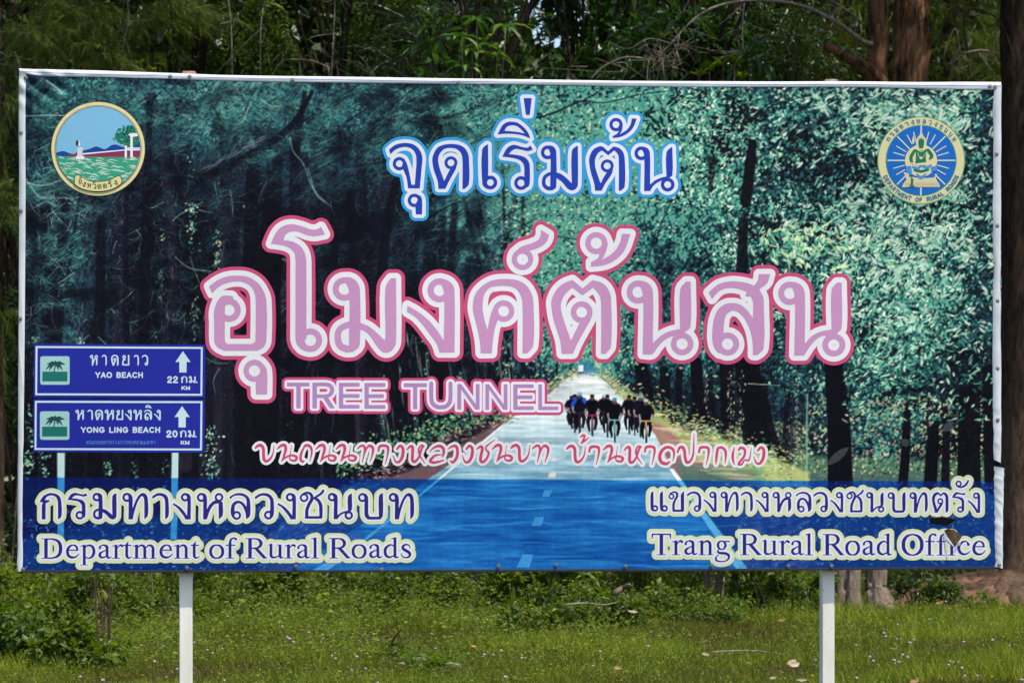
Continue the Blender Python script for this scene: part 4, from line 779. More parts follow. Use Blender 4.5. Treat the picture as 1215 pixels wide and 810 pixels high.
def joinparts(parts):
    VV, T3, T4, TT_, o = [], [], [], [], 0
    for V, F_, t in parts:
        VV.append(V); TT_.append(t)
        for f in F_: (T3 if f.shape[1] == 3 else T4).append(f + o)
        o += len(V)
    return np.vstack(VV), ([np.vstack(T3)] if T3 else []) + ([np.vstack(T4)] if T4 else []), np.concatenate(TT_)
def crown(rs, centres, rad, n, ln, wd, kind='diamond', tone=(.35, .25), droop=.3, down=.25, flat=.8, per=None, gap=None):
    """Leaves round clump centres: outward, a little drooping."""
    c = np.asarray(centres, float); rad = np.broadcast_to(np.asarray(rad, float), (len(c),))
    k = rs.integers(0, len(c), n); g = unit(rs.normal(0, 1, (n, 3))); q = rs.random(n) ** .55
    off = g * (q * rad[k])[:, None]; off[:, 2] *= flat; pos = c[k] + off
    d = g + rs.normal(0, .55, (n, 3)); d[:, 2] -= down; nrm = rs.normal(0, .45, (n, 3)); nrm[:, 2] += 1
    ct = rs.normal(0, .10, len(c))
    t = np.clip(rs.normal(tone[0], tone[1] * .55, n) + ct[k] + .0, 0.02, 1)
    l = ln * rs.uniform(.6, 1.3, n); return leaves(pos, d, nrm, l, wd * l / ln * rs.uniform(.8, 1.2, n), t, kind, droop)
def needles(rs, twigs, per, ln, wd, tone=(.4, .2)):
    """Drooping needle sprays: twigs = (start, direction, length)."""
    P0, D, T = [], [], []
    for s, d, L in twigs:
        u = rs.random(per); s = np.asarray(s); d = np.asarray(d)
        p = s + d * (u * L)[:, None]; p[:, 2] -= .5 * (u * L) ** 2 * .9
        P0.append(p); dd = d * .8 + rs.normal(0, .42, (per, 3)); dd[:, 2] -= .25 + .55 * u; D.append(dd); T.append(np.clip(rs.normal(tone[0], tone[1], per) + rs.normal(0, .08), 0, 1))
    p, d, t = np.vstack(P0), np.vstack(D), np.concatenate(T); n = len(p)
    nr = rs.normal(0, 1, (n, 3)); return leaves(p, d, nr, ln * rs.uniform(.5, 1.3, n), np.full(n, wd), t, 'blade', .15)
def foliage(name, parts, mat, parent):
    V, F_, t = joinparts(parts); return link(name, npmesh(name, V, F_, t), mat, parent)

# ------------------------------------------------------------------ the ground
rs = np.random.default_rng(3)
def hgt(x, y):
    """Gentle lie of the land: rises under the trees, with small swells."""
    x = np.asarray(x, float); y = np.asarray(y, float)
    return .03 * np.sin(x * .9 + y * .35) * np.sin(y * .6 - x * .2) + .06 * np.clip((y - 27) / 6, 0, 1) ** 2 + .0 * x
gx = np.concatenate([[-260, -120, -60, -30], np.linspace(-16, 16, 129), [30, 60, 120, 260]]); gy = np.concatenate([[-60, -20, 0, 6, 10], np.linspace(12, 46, 137), [60, 100, 200, 420]])
XX, YY = np.meshgrid(gx, gy); ZZ = hgt(XX, YY) + np.where((np.abs(XX) < 17) & (YY > 12) & (YY < 47), rs.normal(0, .008, XX.shape), 0)
nx = len(gx); ii = (np.arange(len(gy) - 1)[:, None] * nx + np.arange(nx - 1)[None, :]).ravel()
m, n, b = mat_new('turf_soil'); b.inputs['Roughness'].default_value = .95; b.inputs['Specular IOR Level'].default_value = .1
tc = N(n, 'ShaderNodeTexCoord'); n1_ = N(n, 'ShaderNodeTexNoise'); n1_.inputs['Scale'].default_value = 1.3; n1_.inputs['Detail'].default_value = 6; n2_ = N(n, 'ShaderNodeTexNoise'); n2_.inputs['Scale'].default_value = 38; n2_.inputs['Detail'].default_value = 4
n.links.new(tc.outputs['Object'], n1_.inputs['Vector']); n.links.new(tc.outputs['Object'], n2_.inputs['Vector'])
r1 = N(n, 'ShaderNodeValToRGB'); r1.color_ramp.elements[0].position = .38; r1.color_ramp.elements[0].color = (.045, .035, .018, 1); r1.color_ramp.elements[1].position = .62; r1.color_ramp.elements[1].color = (.045, .075, .012, 1)
r2 = N(n, 'ShaderNodeValToRGB'); r2.color_ramp.elements[0].position = .35; r2.color_ramp.elements[0].color = (.35, .3, .25, 1); r2.color_ramp.elements[1].position = .65; r2.color_ramp.elements[1].color = (1.1, 1.1, 1, 1)
mx = N(n, 'ShaderNodeMix', data_type='RGBA', blend_type='MULTIPLY'); mx.inputs['Factor'].default_value = 1
n.links.new(n1_.outputs['Fac'], r1.inputs[0]); n.links.new(n2_.outputs['Fac'], r2.inputs[0]); n.links.new(r1.outputs[0], mx.inputs['A']); n.links.new(r2.outputs[0], mx.inputs['B']); n.links.new(mx.outputs['Result'], b.inputs['Base Color'])
bp = N(n, 'ShaderNodeBump'); bp.inputs['Strength'].default_value = .8; bp.inputs['Distance'].default_value = .03; n.links.new(n2_.outputs['Fac'], bp.inputs['Height']); n.links.new(bp.outputs[0], b.inputs['Normal'])
tag(link('ground', npmesh('ground', np.stack([XX.ravel(), YY.ravel(), ZZ.ravel()], -1), [np.stack([ii, ii + 1, ii + nx + 1, ii + nx], -1)], smooth=True), m), kind='structure')

# ------------------------------------------------------------------ the billboard
QTL, QTR, QBR, QBL = (22.5, 82.5), (1187.5, 98.5), (1189.5, 673.5), (21, 678)       # corners in photo pixels
TOPX, TOPY = (22, 120, 260, 420, 600, 800, 1000, 1188), (82.4, 84.4, 89.2, 91.8, 94.8, 96.8, 97.4, 98.8)
YL, YR = 12.13, 12.59                                                                # depths of its left and right edge
def board(px, py, off=0.0):
    """Print pixel -> point on the sheet (vertical plane, slightly turned), off metres proud of it."""
    px, py = np.asarray(px, float), np.asarray(py, float)
    XL, XR = (22 - HX) / F * YL, (1188.5 - HX) / F * YR; sl = (YR - YL) / (XR - XL)
    t = (px - HX) / F                                   # X = t*Y ; Y = YL + sl*(X-XL)
    Yd = (YL - sl * XL) / (1 - sl * t)
    nx_, ny_ = sl, -1.0; k = 1 / math.hypot(nx_, ny_)
    bulge = .006 * np.sin(px * .012 + 1) * np.sin(py * .017) + .004 * np.sin(px * .031 + py * .013) + (.0055) * np.exp(-((px - 45) / 40) ** 2 - ((py - 105) / 22) ** 2) * np.sin((px - 30) * .22 - (py - 90) * .30)
    o = off + bulge
    return np.stack([t * Yd + nx_ * k * o, Yd + ny_ * k * o, EYE - (py - HY) / F * Yd], -1)
root_loc = Vector(board(607.5, 676, -.02).tolist()); root_loc.z = 0
BB = tag(empty('billboard', root_loc), 'large printed billboard with pink Thai lettering standing on two white posts', 'billboard')
HOLE = [(1030 + x / 6.75, 555 + y / 6.75) for x, y in ((612, 500), (640, 488), (690, 492), (757, 545), (722, 600), (692, 640), (668, 622), (640, 575), (618, 540))]
DENT = [(1030 + x / 6.75, 555 + y / 6.75) for x, y in ((492, 398), (560, 392), (640, 396), (716, 408), (690, 432), (640, 466), (560, 452), (504, 446))]
pic = paint()
GW, GH = 1165, 590
s_, t_ = np.meshgrid(np.linspace(0, 1, GW + 1), np.linspace(0, 1, GH + 1))
gpx = (QTL[0] * (1 - s_) + QTR[0] * s_) * (1 - t_) + (QBL[0] * (1 - s_) + QBR[0] * s_) * t_
gpy = (np.interp(gpx, TOPX, TOPY) + 1.5) * (1 - t_) + (QBL[1] * (1 - s_) + QBR[1] * s_) * t_
def sample(im, x, y):
    u = np.clip(x - CX, 0, CW - 1.01); v = np.clip(y - CY, 0, CH - 1.01); i, j = u.astype(int), v.astype(int); a, b_ = (u - i)[..., None], (v - j)[..., None]
    return (im[j, i] * (1 - a) + im[j, i + 1] * a) * (1 - b_) + (im[j + 1, i] * (1 - a) + im[j + 1, i + 1] * a) * b_
ink = np.clip(lin(sample(pic, gpx, gpy)) / INK, 0, .95)
gi = (np.arange(GH)[:, None] * (GW + 1) + np.arange(GW)[None, :]).ravel()
cxm = (gpx[:-1, :-1] + gpx[1:, 1:]).ravel() / 2; cym = (gpy[:-1, :-1] + gpy[1:, 1:]).ravel() / 2
keep = (sd_poly(cxm, cym, [np.array(HOLE)]) > 0) & (sd_poly(cxm, cym, [np.array(DENT)]) > 0)
gi = gi[keep]
m, n, b = mat_new('printed_vinyl'); a_ = N(n, 'ShaderNodeAttribute', attribute_name='tone'); n.links.new(a_.outputs['Color'], b.inputs['Base Color']); b.inputs['Roughness'].default_value = .5; b.inputs['Specular IOR Level'].default_value = .06
tc = N(n, 'ShaderNodeTexCoord'); wv = N(n, 'ShaderNodeTexNoise'); wv.inputs['Scale'].default_value = 5; wv.inputs['Detail'].default_value = 4; n.links.new(tc.outputs['Object'], wv.inputs['Vector'])
bp = N(n, 'ShaderNodeBump'); bp.inputs['Strength'].default_value = .5; bp.inputs['Distance'].default_value = .014; n.links.new(wv.outputs['Fac'], bp.inputs['Height']); n.links.new(bp.outputs[0], b.inputs['Normal'])
sheet = link('printed_sheet', npmesh('printed_sheet', board(gpx.ravel(), gpy.ravel()), [np.stack([gi + GW + 1, gi + GW + 2, gi + 1, gi], -1)], ink.reshape(-1, 3), smooth=True), m, BB)

def printed(name, layers, label=None, res=3, clip=None, parent=None, z0=.0004, step=.00035, cut=False):
    """layers: (shapes, grow, colour, rough) bottom first; one mesh, one material per layer, each a hair above the last."""
    V, F_, MI, mats = [], [], [], []; fields = {}
    for li_, (shapes, grow, rgb) in enumerate(layers):
        key = id(shapes)
        if key not in fields:
            gmax = max(g for s2, g, _ in layers if s2 is shapes); fields[key] = Field(shapes, gmax + 1.5, res)
            if cut: fields[key].cut(HOLE)
            if clip:
                f = fields[key]; XG, YG = np.meshgrid(f.x0 + np.arange(f.w) / f.res, f.y0 + np.arange(f.h) / f.res); f.hole = np.hypot(XG - clip[0], YG - clip[1]) - clip[2]
        v, f_ = fields[key].flat(grow); o = len(V); v = np.array(v)
        V += board(v[:, 0], v[:, 1], z0 + step * li_).tolist(); F_ += [tuple(i + o for i in reversed(q)) for q in f_]; MI += [li_] * len(f_)
        mats.append(flatmat('ink_%d_%d_%d' % tuple(rgb), rgb))
    me = bpy.data.meshes.new(name); me.from_pydata(V, [], F_); me.polygons.foreach_set('material_index', MI); me.update()
    o = link(name, me, None, parent or BB, mats)
    if label: o['label'] = label
    return o

YEL, INN, NAVY = (204, 214, 166), (214, 220, 232), (42, 38, 118)
printed('lettering', [(T1, 7.8, (52, 156, 214)), (T1, 4.3, (220, 224, 232)), (T1, 0, (34, 66, 172))], 'royal blue Thai heading outlined in white and sky blue')
printed('lettering', [(T2, 10.6, (196, 76, 120)), (T2, 6.2, (222, 226, 228)), (T2, 0, (192, 143, 184))], 'large pink Thai title outlined in white and crimson')
printed('lettering', [(TT, 6.2, (200, 74, 122)), (TT, 3.1, (226, 226, 232)), (TT, 0, (172, 132, 182))], 'mauve English subtitle reading TREE TUNNEL')
printed('lettering', [(L4, 3.1, (216, 222, 224)), (L4, 0.1, (196, 66, 104))], 'crimson brush written Thai line outlined in white', 4)
for sh, lb, ct in ((L5, 'navy Thai department name with cream outline at lower left', 0), (L7, 'navy English line reading Department of Rural Roads', 0), (L6, 'navy Thai office name with cream outline at lower right', 1), (L8, 'navy English line reading Trang Rural Road Office', 1)):
    printed('lettering', [(sh, 5.7, YEL), (sh, 2.3, INN), (sh, 0.05, NAVY)], lb, 4, cut=bool(ct))
# the two road signs in the print
for sg, lb in ((SIGN1, 'blue direction sign in the print reading YAO BEACH 22 KM'), (SIGN2, 'blue direction sign in the print reading YONG LING BEACH 20 KM')):
    a, b_, c_ = (ZS(q) for q in sg['pic'])
    sp = printed('printed_road_sign', [(sg['panel'], .6, (33, 42, 148))], lb, 2)
    printed('sign_writing', [(sg['line'], .18, (190, 216, 222))] + ([(sg['small'], 0, (92, 150, 200))] if 'small' in sg else []), None, 5, parent=sp, z0=.0008)
    printed('palm_pictogram', [(a, 0, (152, 196, 192)), (b_, 0, (28, 108, 100)), (c_, 0, (28, 72, 76))], None, 5, parent=sp, z0=.0009)
# ---- round seal of the province, upper left
K1 = lambda sh: Z(50, 110, 6.0, sh)
c1 = (116.4, 176.7)
seal = printed('round_seal', [([Ds(*c1, 56.2)], 0, (70, 62, 52)), ([Ds(*c1, 55.4)], 0, (218, 212, 152)), ([Ds(*c1, 51.6)], 0, (84, 84, 96)), ([Ds(*c1, 51.0)], 0, (186, 186, 170)), ([Ds(*c1, 50.3)], 0, (58, 62, 82))], 'round seal with a sea view and a cream rim', 3)
rp_ = np.random.default_rng(5)
waves = []
for i in range(84):
    y = rp_.uniform(466, 640); x = rp_.uniform(100, 690); l = rp_.uniform(18, 46); h_ = rp_.uniform(4, 10)
    waves.append(C((x - l, y + 4, 1), (x - l * .4, y - h_, rp_.uniform(4, 8)), (x + l * .2, y - h_ * .5, rp_.uniform(5, 9)), (x + l, y + 6, 1)))
leafy = []
for i in range(150):
    a, r_ = rp_.uniform(0, 6.3), 82 * rp_.random() ** .5; x, y = 618 + r_ * 1.15 * math.cos(a), 305 + r_ * .95 * math.sin(a); leafy.append(Ds(x, y, rp_.uniform(5, 13)))
leafy += [C((560, 330, 10), (525, 322, 12), (500, 334, 3)), C((560, 330, 8), (520, 300, 8)), C((545, 320, 8), (515, 345, 6))]
darkl = [Ds(618 + 80 * q_ * math.cos(a_), 305 + 66 * q_ * math.sin(a_), w_) for a_, q_, w_ in zip(rp_.uniform(0, 6.3, 60), rp_.random(60) ** .5, rp_.uniform(3, 6, 60))]
hills = [P([(80, 450), (95, 432), (125, 420), (155, 416), (190, 430), (230, 436), (250, 420), (300, 410), (345, 398), (385, 384), (420, 395), (450, 402), (490, 378), (525, 370), (570, 386), (620, 385), (660, 360), (720, 340), (720, 460), (80, 460)])]
red = [P([(175, 456), (200, 440), (260, 436), (330, 440), (440, 432), (520, 428), (720, 420), (720, 464), (175, 464)])]
wht = [B(250, 392, 288, 470), B(240, 452, 300, 476), S((262, 350, 14), (264, 380, 10)), P([(290, 432), (590, 406), (590, 414), (290, 442)]), B(588, 378, 604, 464), B(588, 392, 720, 402), B(588, 404, 720, 414), B(628, 300, 646, 464), P([(612, 302), (630, 290), (720, 288), (720, 306), (640, 318)])]
for x, y in ((262, 488), (270, 500), (596, 478), (640, 482)): wht.append(C((x - 16, y, 1), (x, y - 5, 7), (x + 18, y + 2, 1)))
lines = [S((256, 396, 2), (256, 452, 2)), S((270, 396, 2.4), (270, 452, 2.4)), S((282, 396, 2), (282, 452, 2)), P([(240, 352), (250, 336), (262, 352), (254, 376), (246, 376)])]
pc = printed('seal_picture', [([Ds(*c1, 49.8)], 0, (122, 184, 216)), (K1(hills), 0, (36, 66, 148)), (K1(leafy), 0, (34, 120, 92)), (K1(darkl), 0, (14, 60, 52)), (K1(red), 0, (140, 48, 78)), (K1([P([(80, 446), (200, 456), (720, 462), (720, 720), (80, 720)])]), 0, (56, 156, 124)), (K1(waves), 0, (186, 214, 196)), (K1(wht), 0, (226, 228, 230)), (K1(lines), 0, (40, 44, 60))], None, 4, clip=(*c1, 49.8), parent=seal, z0=.0024, step=.0002)
rib = [P([(238, 592), (262, 590), (300, 615), (345, 632), (398, 636), (450, 632), (500, 617), (540, 596), (556, 600), (566, 628), (560, 648), (520, 676), (470, 694), (398, 702), (325, 694), (270, 676), (232, 650), (232, 624)])]
tx = []
for ch, x, y, rot in (('จ', 268, 634, .40), ('ง', 296, 652, .30), ('ห', 333, 662, .17), ('ว', 372, 668, .06), ('ด', 408, 670, -.03), ('ต', 446, 666, -.14), ('ร', 483, 656, -.26), ('ง', 522, 644, -.36)):
    tx += xf(xf(put(ch, -13, 13, -17, 17), 1, 1, 0, 0, rot), 1, 1, x, y)
tx += xf(put('ั', -11, 9, -6, 6), 1, 1, 276, 605) + xf(put('ั', -11, 9, -6, 6), 1, 1, 372, 640) + xf(put('ั', -11, 9, -6, 6), 1, 1, 484, 630)
rib, tx = K1(rib), K1(tx)
printed('ribbon', [(rib, .8, (40, 44, 44)), (rib, 0, (216, 210, 150)), (tx, .1, (44, 44, 36))], None, 6, parent=seal, z0=.0045)
# ---- round seal of the department, upper right
K2 = lambda sh: Z(1030, 130, 6.75, sh)
c2 = (1093, 190.4)
def ring_text(items, r, sc, top):
    out = []
    for (sh, w_), a in items:
        p = (c2[0] + r * math.cos(R(a)), c2[1] + r * math.sin(R(a))); q = xf(sh, sc, -sc, -w_ / 2 * sc, 50 * sc)
        out += xf(xf(q, 1, 1, 0, 0, R(a + 90) if top else R(a - 90)), 1, 1, *p)
    return out
def th_unit(ch): return (xf(put(ch, 0, 74, -100, 0), 1, -1, 0, 0), 74)
tops = [(th_unit(ch), 213 + 114 * i / 13) for i, ch in enumerate('กรมทางหลวงชนบท')]
en = 'DEPARTMENT OF RURAL ROADS'
bots = [((SN[ch][1], SN[ch][0]), 155 - 130 * i / (len(en) - 1)) for i, ch in enumerate(en) if ch != ' ']
rays = []
for a, r0, r1, w_ in ((0, 130, 268, 11), (180, 130, 265, 11), (90, 215, 275, 12), (-90, 205, 275, 12), (-45, 130, 270, 10), (225, 130, 270, 10), (45, 160, 268, 10), (135, 160, 268, 10), (-30, 140, 228, 8), (210, 140, 228, 8), (-16, 140, 228, 8), (196, 140, 228, 8), (16, 140, 228, 8), (164, 140, 228, 8), (30, 150, 225, 8), (150, 150, 225, 8), (-61, 150, 232, 8), (241, 150, 232, 8), (-75, 150, 232, 8), (255, 150, 232, 8)):
    rays.append(S((425 + r0 * math.cos(R(a)), 408 + r0 * math.sin(R(a)), w_), (425 + r1 * math.cos(R(a)), 408 + r1 * math.sin(R(a)), w_)))
halo = [Ds(425, 410, 128), P([(385, 300), (388, 240), (410, 208), (426, 165), (440, 208), (464, 240), (468, 300)])]
throne = [P([(285, 500), (330, 510), (330, 540), (520, 545), (560, 505), (545, 550), (572, 600), (575, 622), (275, 622), (280, 600), (310, 560)])]
grn = [P([(405, 245), (425, 232), (447, 245), (447, 280), (438, 310), (412, 310), (404, 280)]), C((372, 330, 20), (345, 380, 26), (350, 420, 20)), C((480, 325, 22), (510, 370, 26), (495, 395, 14)), P([(380, 320), (425, 330), (470, 318), (462, 380), (465, 420), (380, 430), (385, 380)]), C((375, 485, 18), (425, 495, 20), (480, 482, 18)), P([(345, 540), (365, 560), (360, 600), (380, 622), (330, 622), (345, 590)])]
blu = [P([(305, 455), (345, 450), (355, 520), (335, 525), (305, 490)]), P([(500, 460), (555, 450), (550, 485), (510, 500)]), C((360, 460, 16), (400, 470, 20), (430, 450, 16), (470, 465, 22), (505, 445, 12)), C((390, 515, 8), (425, 545, 26), (465, 515, 8))]
lt = [Ds(425, 385, 9), C((390, 318, 5), (425, 338, 5), (460, 316, 5)), C((396, 345, 3.5), (425, 398, 4), (472, 335, 3.5)), P([(352, 250), (362, 205), (372, 250), (366, 275), (356, 275)]), C((340, 425, 6), (380, 440, 9), (425, 440, 9), (480, 440, 8)), C((388, 235, 5), (425, 222, 8), (462, 235, 5))]
dots = [Ds(300 + 9 * (i % 30), 590 + 14 * (i // 30), 2.4) for i in range(90)]
s2 = printed('round_seal', [([Ds(*c2, 52)], 0, (110, 160, 120)), ([Ds(*c2, 50.8)], 0, (212, 208, 160)), ([Ds(*c2, 42)], 0, (84, 150, 120)), ([Ds(*c2, 41)], 0, (26, 104, 190))], 'round blue seal with a seated green figure and rays', 3)
printed('ring_writing', [(ring_text(tops, 46.2, .052, True), .12, (56, 120, 150))], 'Thai writing round the top of the ring', 7, parent=s2, z0=.002)
printed('ring_writing', [(ring_text(bots, 46.4, .052, False), .12, (56, 120, 150))], 'English writing round the foot of the ring', 7, parent=s2, z0=.002)
printed('seal_picture', [(K2(rays), 0, (208, 212, 176)), (K2(halo), 0, (214, 210, 162)), (K2(throne), 0, (206, 200, 160)), (K2(grn), .2, (32, 118, 86)), (K2(blu), .1, (70, 140, 206)), (K2(lt), 0, (216, 212, 168)), (K2(dots), 0, (160, 130, 90))], None, 5, parent=s2, z0=.002, step=.0002)

# ---- the white hem of the sheet, its screws and tears
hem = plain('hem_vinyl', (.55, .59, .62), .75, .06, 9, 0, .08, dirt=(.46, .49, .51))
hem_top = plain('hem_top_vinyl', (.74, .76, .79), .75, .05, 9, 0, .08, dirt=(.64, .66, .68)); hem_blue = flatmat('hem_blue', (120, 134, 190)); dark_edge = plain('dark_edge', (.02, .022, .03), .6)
def ribbon_strip(name, P0, P1, rows, mats, mi, off=.004, wob=.5, seed=0, n=220, par=None):
    """A strip of sheet between two pixel polylines; its middle stands a little proud."""
    r_ = np.random.default_rng(seed); u = np.linspace(0, 1, n); P0, P1 = np.array(P0, float), np.array(P1, float)
    def along(Pp): t = np.linspace(0, 1, len(Pp)); return np.stack([np.interp(u, t, Pp[:, 0]), np.interp(u, t, Pp[:, 1])], -1)
    wv = lambda: np.interp(u, np.linspace(0, 1, 26), r_.normal(0, wob, 26))
    A, B_ = along(P0), along(P1); d = unit(B_ - A); A = A + d * wv()[:, None]; B_ = B_ + d * (wv() * .6)[:, None]
    VV = []; bl = np.interp(u, np.linspace(0, 1, 30), r_.uniform(.5, 1.0, 30))
    for k in range(rows + 1):
        t = k / rows; q = A * (1 - t) + B_ * t; VV.append(board(q[:, 0], q[:, 1], .0008 + off * bl * math.sin(math.pi * min(max(t, 0.0), 1)) ** .6))
    V = np.concatenate(VV); i = (np.arange(rows)[:, None] * n + np.arange(n - 1)[None, :]).ravel()
    me = npmesh(name, V, [np.stack([i, i + n, i + n + 1, i + 1], -1)], smooth=True); me.polygons.foreach_set('material_index', np.repeat(np.array(mi), n - 1))
    o = link(name, me, None, par or BB, mats); return o
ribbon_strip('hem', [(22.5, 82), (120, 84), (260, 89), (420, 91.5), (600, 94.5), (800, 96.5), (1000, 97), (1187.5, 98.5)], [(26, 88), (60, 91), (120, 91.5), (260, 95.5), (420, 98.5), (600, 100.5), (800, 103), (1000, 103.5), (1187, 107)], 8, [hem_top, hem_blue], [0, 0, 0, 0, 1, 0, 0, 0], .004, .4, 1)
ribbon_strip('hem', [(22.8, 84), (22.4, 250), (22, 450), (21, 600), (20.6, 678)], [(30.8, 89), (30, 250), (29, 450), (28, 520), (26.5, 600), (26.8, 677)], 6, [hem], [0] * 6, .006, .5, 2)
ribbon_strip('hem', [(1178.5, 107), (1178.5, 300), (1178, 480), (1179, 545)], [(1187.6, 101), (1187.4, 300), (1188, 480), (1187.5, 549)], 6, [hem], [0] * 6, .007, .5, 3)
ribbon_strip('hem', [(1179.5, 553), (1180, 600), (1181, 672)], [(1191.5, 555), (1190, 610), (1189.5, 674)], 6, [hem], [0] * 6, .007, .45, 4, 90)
ribbon_strip('hem', [(21, 676.2), (400, 675.6), (800, 674.6), (1189, 671.6)], [(21, 679.2), (400, 678.4), (800, 677.4), (1189, 674.6)], 2, [dark_edge], [0, 0], .001, .12, 5)
def fl(px, py, off): return board(px, py, off).tolist()
def flap(name, pts, mat, label=None):
    V = [fl(x, y, o) for x, y, o in pts]; me = bpy.data.meshes.new(name); me.from_pydata(V, [], [tuple(range(len(V)))]); me.update(); o = link(name, me, mat, BB)
    sm = o.modifiers.new('thickness', 'SOLIDIFY'); sm.thickness = .0008
    if label: o['label'] = label
    return o
q = lambda x, y: (1030 + x / 6.75, 555 + y / 6.75)
flap('torn_flap', [(*q(612, 500), .004), (*q(606, 545), .004), (*q(640, 600), .012), (*q(688, 640), .03), (*q(672, 610), .022), (*q(640, 560), .012)], hem, 'torn white flap beside the hole')
flap('torn_flap', [(*q(692, 640), .008), (*q(735, 615), .006), (*q(745, 590), .004), (*q(722, 598), .016)], hem)
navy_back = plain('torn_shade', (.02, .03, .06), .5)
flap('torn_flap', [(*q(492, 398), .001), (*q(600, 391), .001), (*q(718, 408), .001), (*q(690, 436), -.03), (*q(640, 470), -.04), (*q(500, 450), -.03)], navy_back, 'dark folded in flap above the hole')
for a, b_ in (((512, 372), (592, 380)), ((602, 374), (656, 378))):
    printed('crease_highlight', [([S((*q(*a), 1.2), (*q((a[0] + b_[0]) / 2, (a[1] + b_[1]) / 2 + 6), 2.6), (*q(*b_), .8))], 0, (226, 226, 206))], None, 5, z0=.003)  # highlights along the folds, painted on as pale strokes
steel = plain('screw_steel', (.26, .24, .22), .4, .3, 200, metal=.6); rust = plain('rust', (.33, .17, .08), .85, .5, 40, .3, .1, dirt=(.5, .46, .42))
def screw(px, py, r=.0066):
    bm = bmesh.new(); bmesh.ops.create_uvsphere(bm, u_segments=10, v_segments=6, radius=r)
    for v in bm.verts: v.co.y *= .5
    bmesh.ops.create_cone(bm, cap_ends=True, segments=12, radius1=r * 1.5, radius2=r * 1.5, depth=.003, matrix=__import__('mathutils').Matrix.Rotation(R(90), 4, 'X'))
    c_ = Vector(board(px, py, .006).tolist())
    for v in bm.verts: v.co += c_
    me = bpy.data.meshes.new('screw'); bm.to_mesh(me); bm.free(); return link('screw', me, steel, BB)
for px, py in ((31, 93), (202, 91.5), (225, 91.5), (347, 95), (544, 98.5), (888, 104), (999, 104.5), (1174, 103), (1180, 103.5), (25, 158), (24.5, 250), (24, 378), (1182, 183), (1183, 268), (1183.3, 357), (1183.4, 437), (1183.6, 498), (1185, 670), (27.5, 675), (222, 673), (351, 671), (453, 675), (591.5, 671), (660, 669.5), (742, 671), (844, 670), (935, 671), (986.5, 671)):
    screw(px, py)
# ---- posts and frame behind the sheet
EXV = unit(np.array(board(1187, 676)) * [1, 1, 0] - np.array(board(22, 676)) * [1, 1, 0]); NBK = np.array([-EXV[1], EXV[0], 0.0])     # along the board, and away from the viewer
def bar(name, c0, half, z0, z1, depth0, depth1, mat, label=None, bev=.004):
    bm = bmesh.new(); bmesh.ops.create_cube(bm, size=1)
    for v in bm.verts:
        p = np.array(c0) + EXV * (v.co.x * 2 * half) + NBK * (depth0 + (v.co.y + .5) * (depth1 - depth0)); v.co = Vector((p[0], p[1], z0 + (v.co.z + .5) * (z1 - z0)))
    bmesh.ops.bevel(bm, geom=bm.edges[:], offset=bev, segments=2, affect='EDGES')
    me = bpy.data.meshes.new(name); bm.to_mesh(me); bm.free(); o = link(name, me, mat, BB)
    if label: o['label'] = label
    return o
post_m = plain('post_paint', (.80, .79, .73), .5, .1, 6, .15, .3, stretch=(1, 1, .3), dirt=(.6, .58, .5)); frame_m = plain('frame_steel', (.12, .12, .12), .6, .2, 20)
ztop = lambda px: float(board(px, float(np.interp(px, TOPX, TOPY)))[2])
for px, lb in ((220, 'cream white post with a chipped foot'), (985.5, 'white square post with a chip near its middle')):
    c0 = board(px, 690) * [1, 1, 0]; bar('post', c0, .0315, -.3, ztop(px) - .02, .052, .118, post_m, lb)
    cb = board(px + 4, 690) * [1, 1, 0]; bar('post_cap', cb, .033, ztop(px) - .0185, ztop(px) + .022, .05, .12, rust, 'rusty post top above the hem')
for px in (40, 400, 800, 1170): bar('frame_bar', board(px, 690) * [1, 1, 0], .02, float(board(px, 672)[2]), ztop(px) - .03, .016, .05, frame_m)
mid_ = board(605, 690) * [1, 1, 0]
for py in (676, 380, 104):
    zz_ = float(board(605, py)[2]); bar('frame_bar', mid_, 2.36, zz_ + (.0 if py > 600 else -.02), zz_ + .035, .0165 if py != 380 else .017, .0495, frame_m)
chip = plain('bare_steel', (.08, .07, .06), .6)
for px, py, r_ in ((989, 746, .007), (985, 750, .004), (990, 689, .004), (980, 700, .004), (220, 805, .006), (215, 800, .004)):
    c_ = board(px, py, -.0519); bm = bmesh.new(); bmesh.ops.create_icosphere(bm, subdivisions=1, radius=r_)
    for v in bm.verts: v.co.y *= .1; v.co.x *= .5; v.co += Vector(c_.tolist()) + Vector((0, 0, v.co.x * .8))
    me = bpy.data.meshes.new('paint_chip'); bm.to_mesh(me); bm.free(); link('paint_chip', me, chip, BB)
# ------------------------------------------------------------------ trees and undergrowth
FOOT = ((.05, .035, .026), (.30, .235, .18)); bark_brown = bark('bark_brown', (.014, .007, .004), (.16, .075, .036), 5, foot=FOOT); bark_dark = bark('bark_dark', (.012, .008, .006), (.065, .042, .028), 6, foot=((.02, .013, .009), (.15, .095, .062))); bark_grey = bark('bark_grey', (.06, .05, .04), (.30, .25, .2), 8)
twig_m = plain('dry_twig', (.20, .165, .13), .85, .35, 18, .3, .1, dirt=(.07, .055, .045)); wood_orange = bark('split_wood', (.02, .010, .005), (.25, .125, .062), 4.5, foot=FOOT)
needle_m = leafmat('needle', (.03, .045, .008), (.12, .155, .028), (.22, .24, .05), .6, .35, .15)
dark_leaf = leafmat('dark_leaf', (.016, .034, .008), (.065, .105, .018), (.15, .20, .035), .4, .36, .4)
mid_leaf = leafmat('mid_leaf', (.026, .052, .008), (.10, .155, .02), (.26, .29, .045), .45, .45, .3)
lime_leaf = leafmat('lime_leaf', (.03, .055, .008), (.105, .155, .016), (.25, .29, .035), .5, .42, .25)
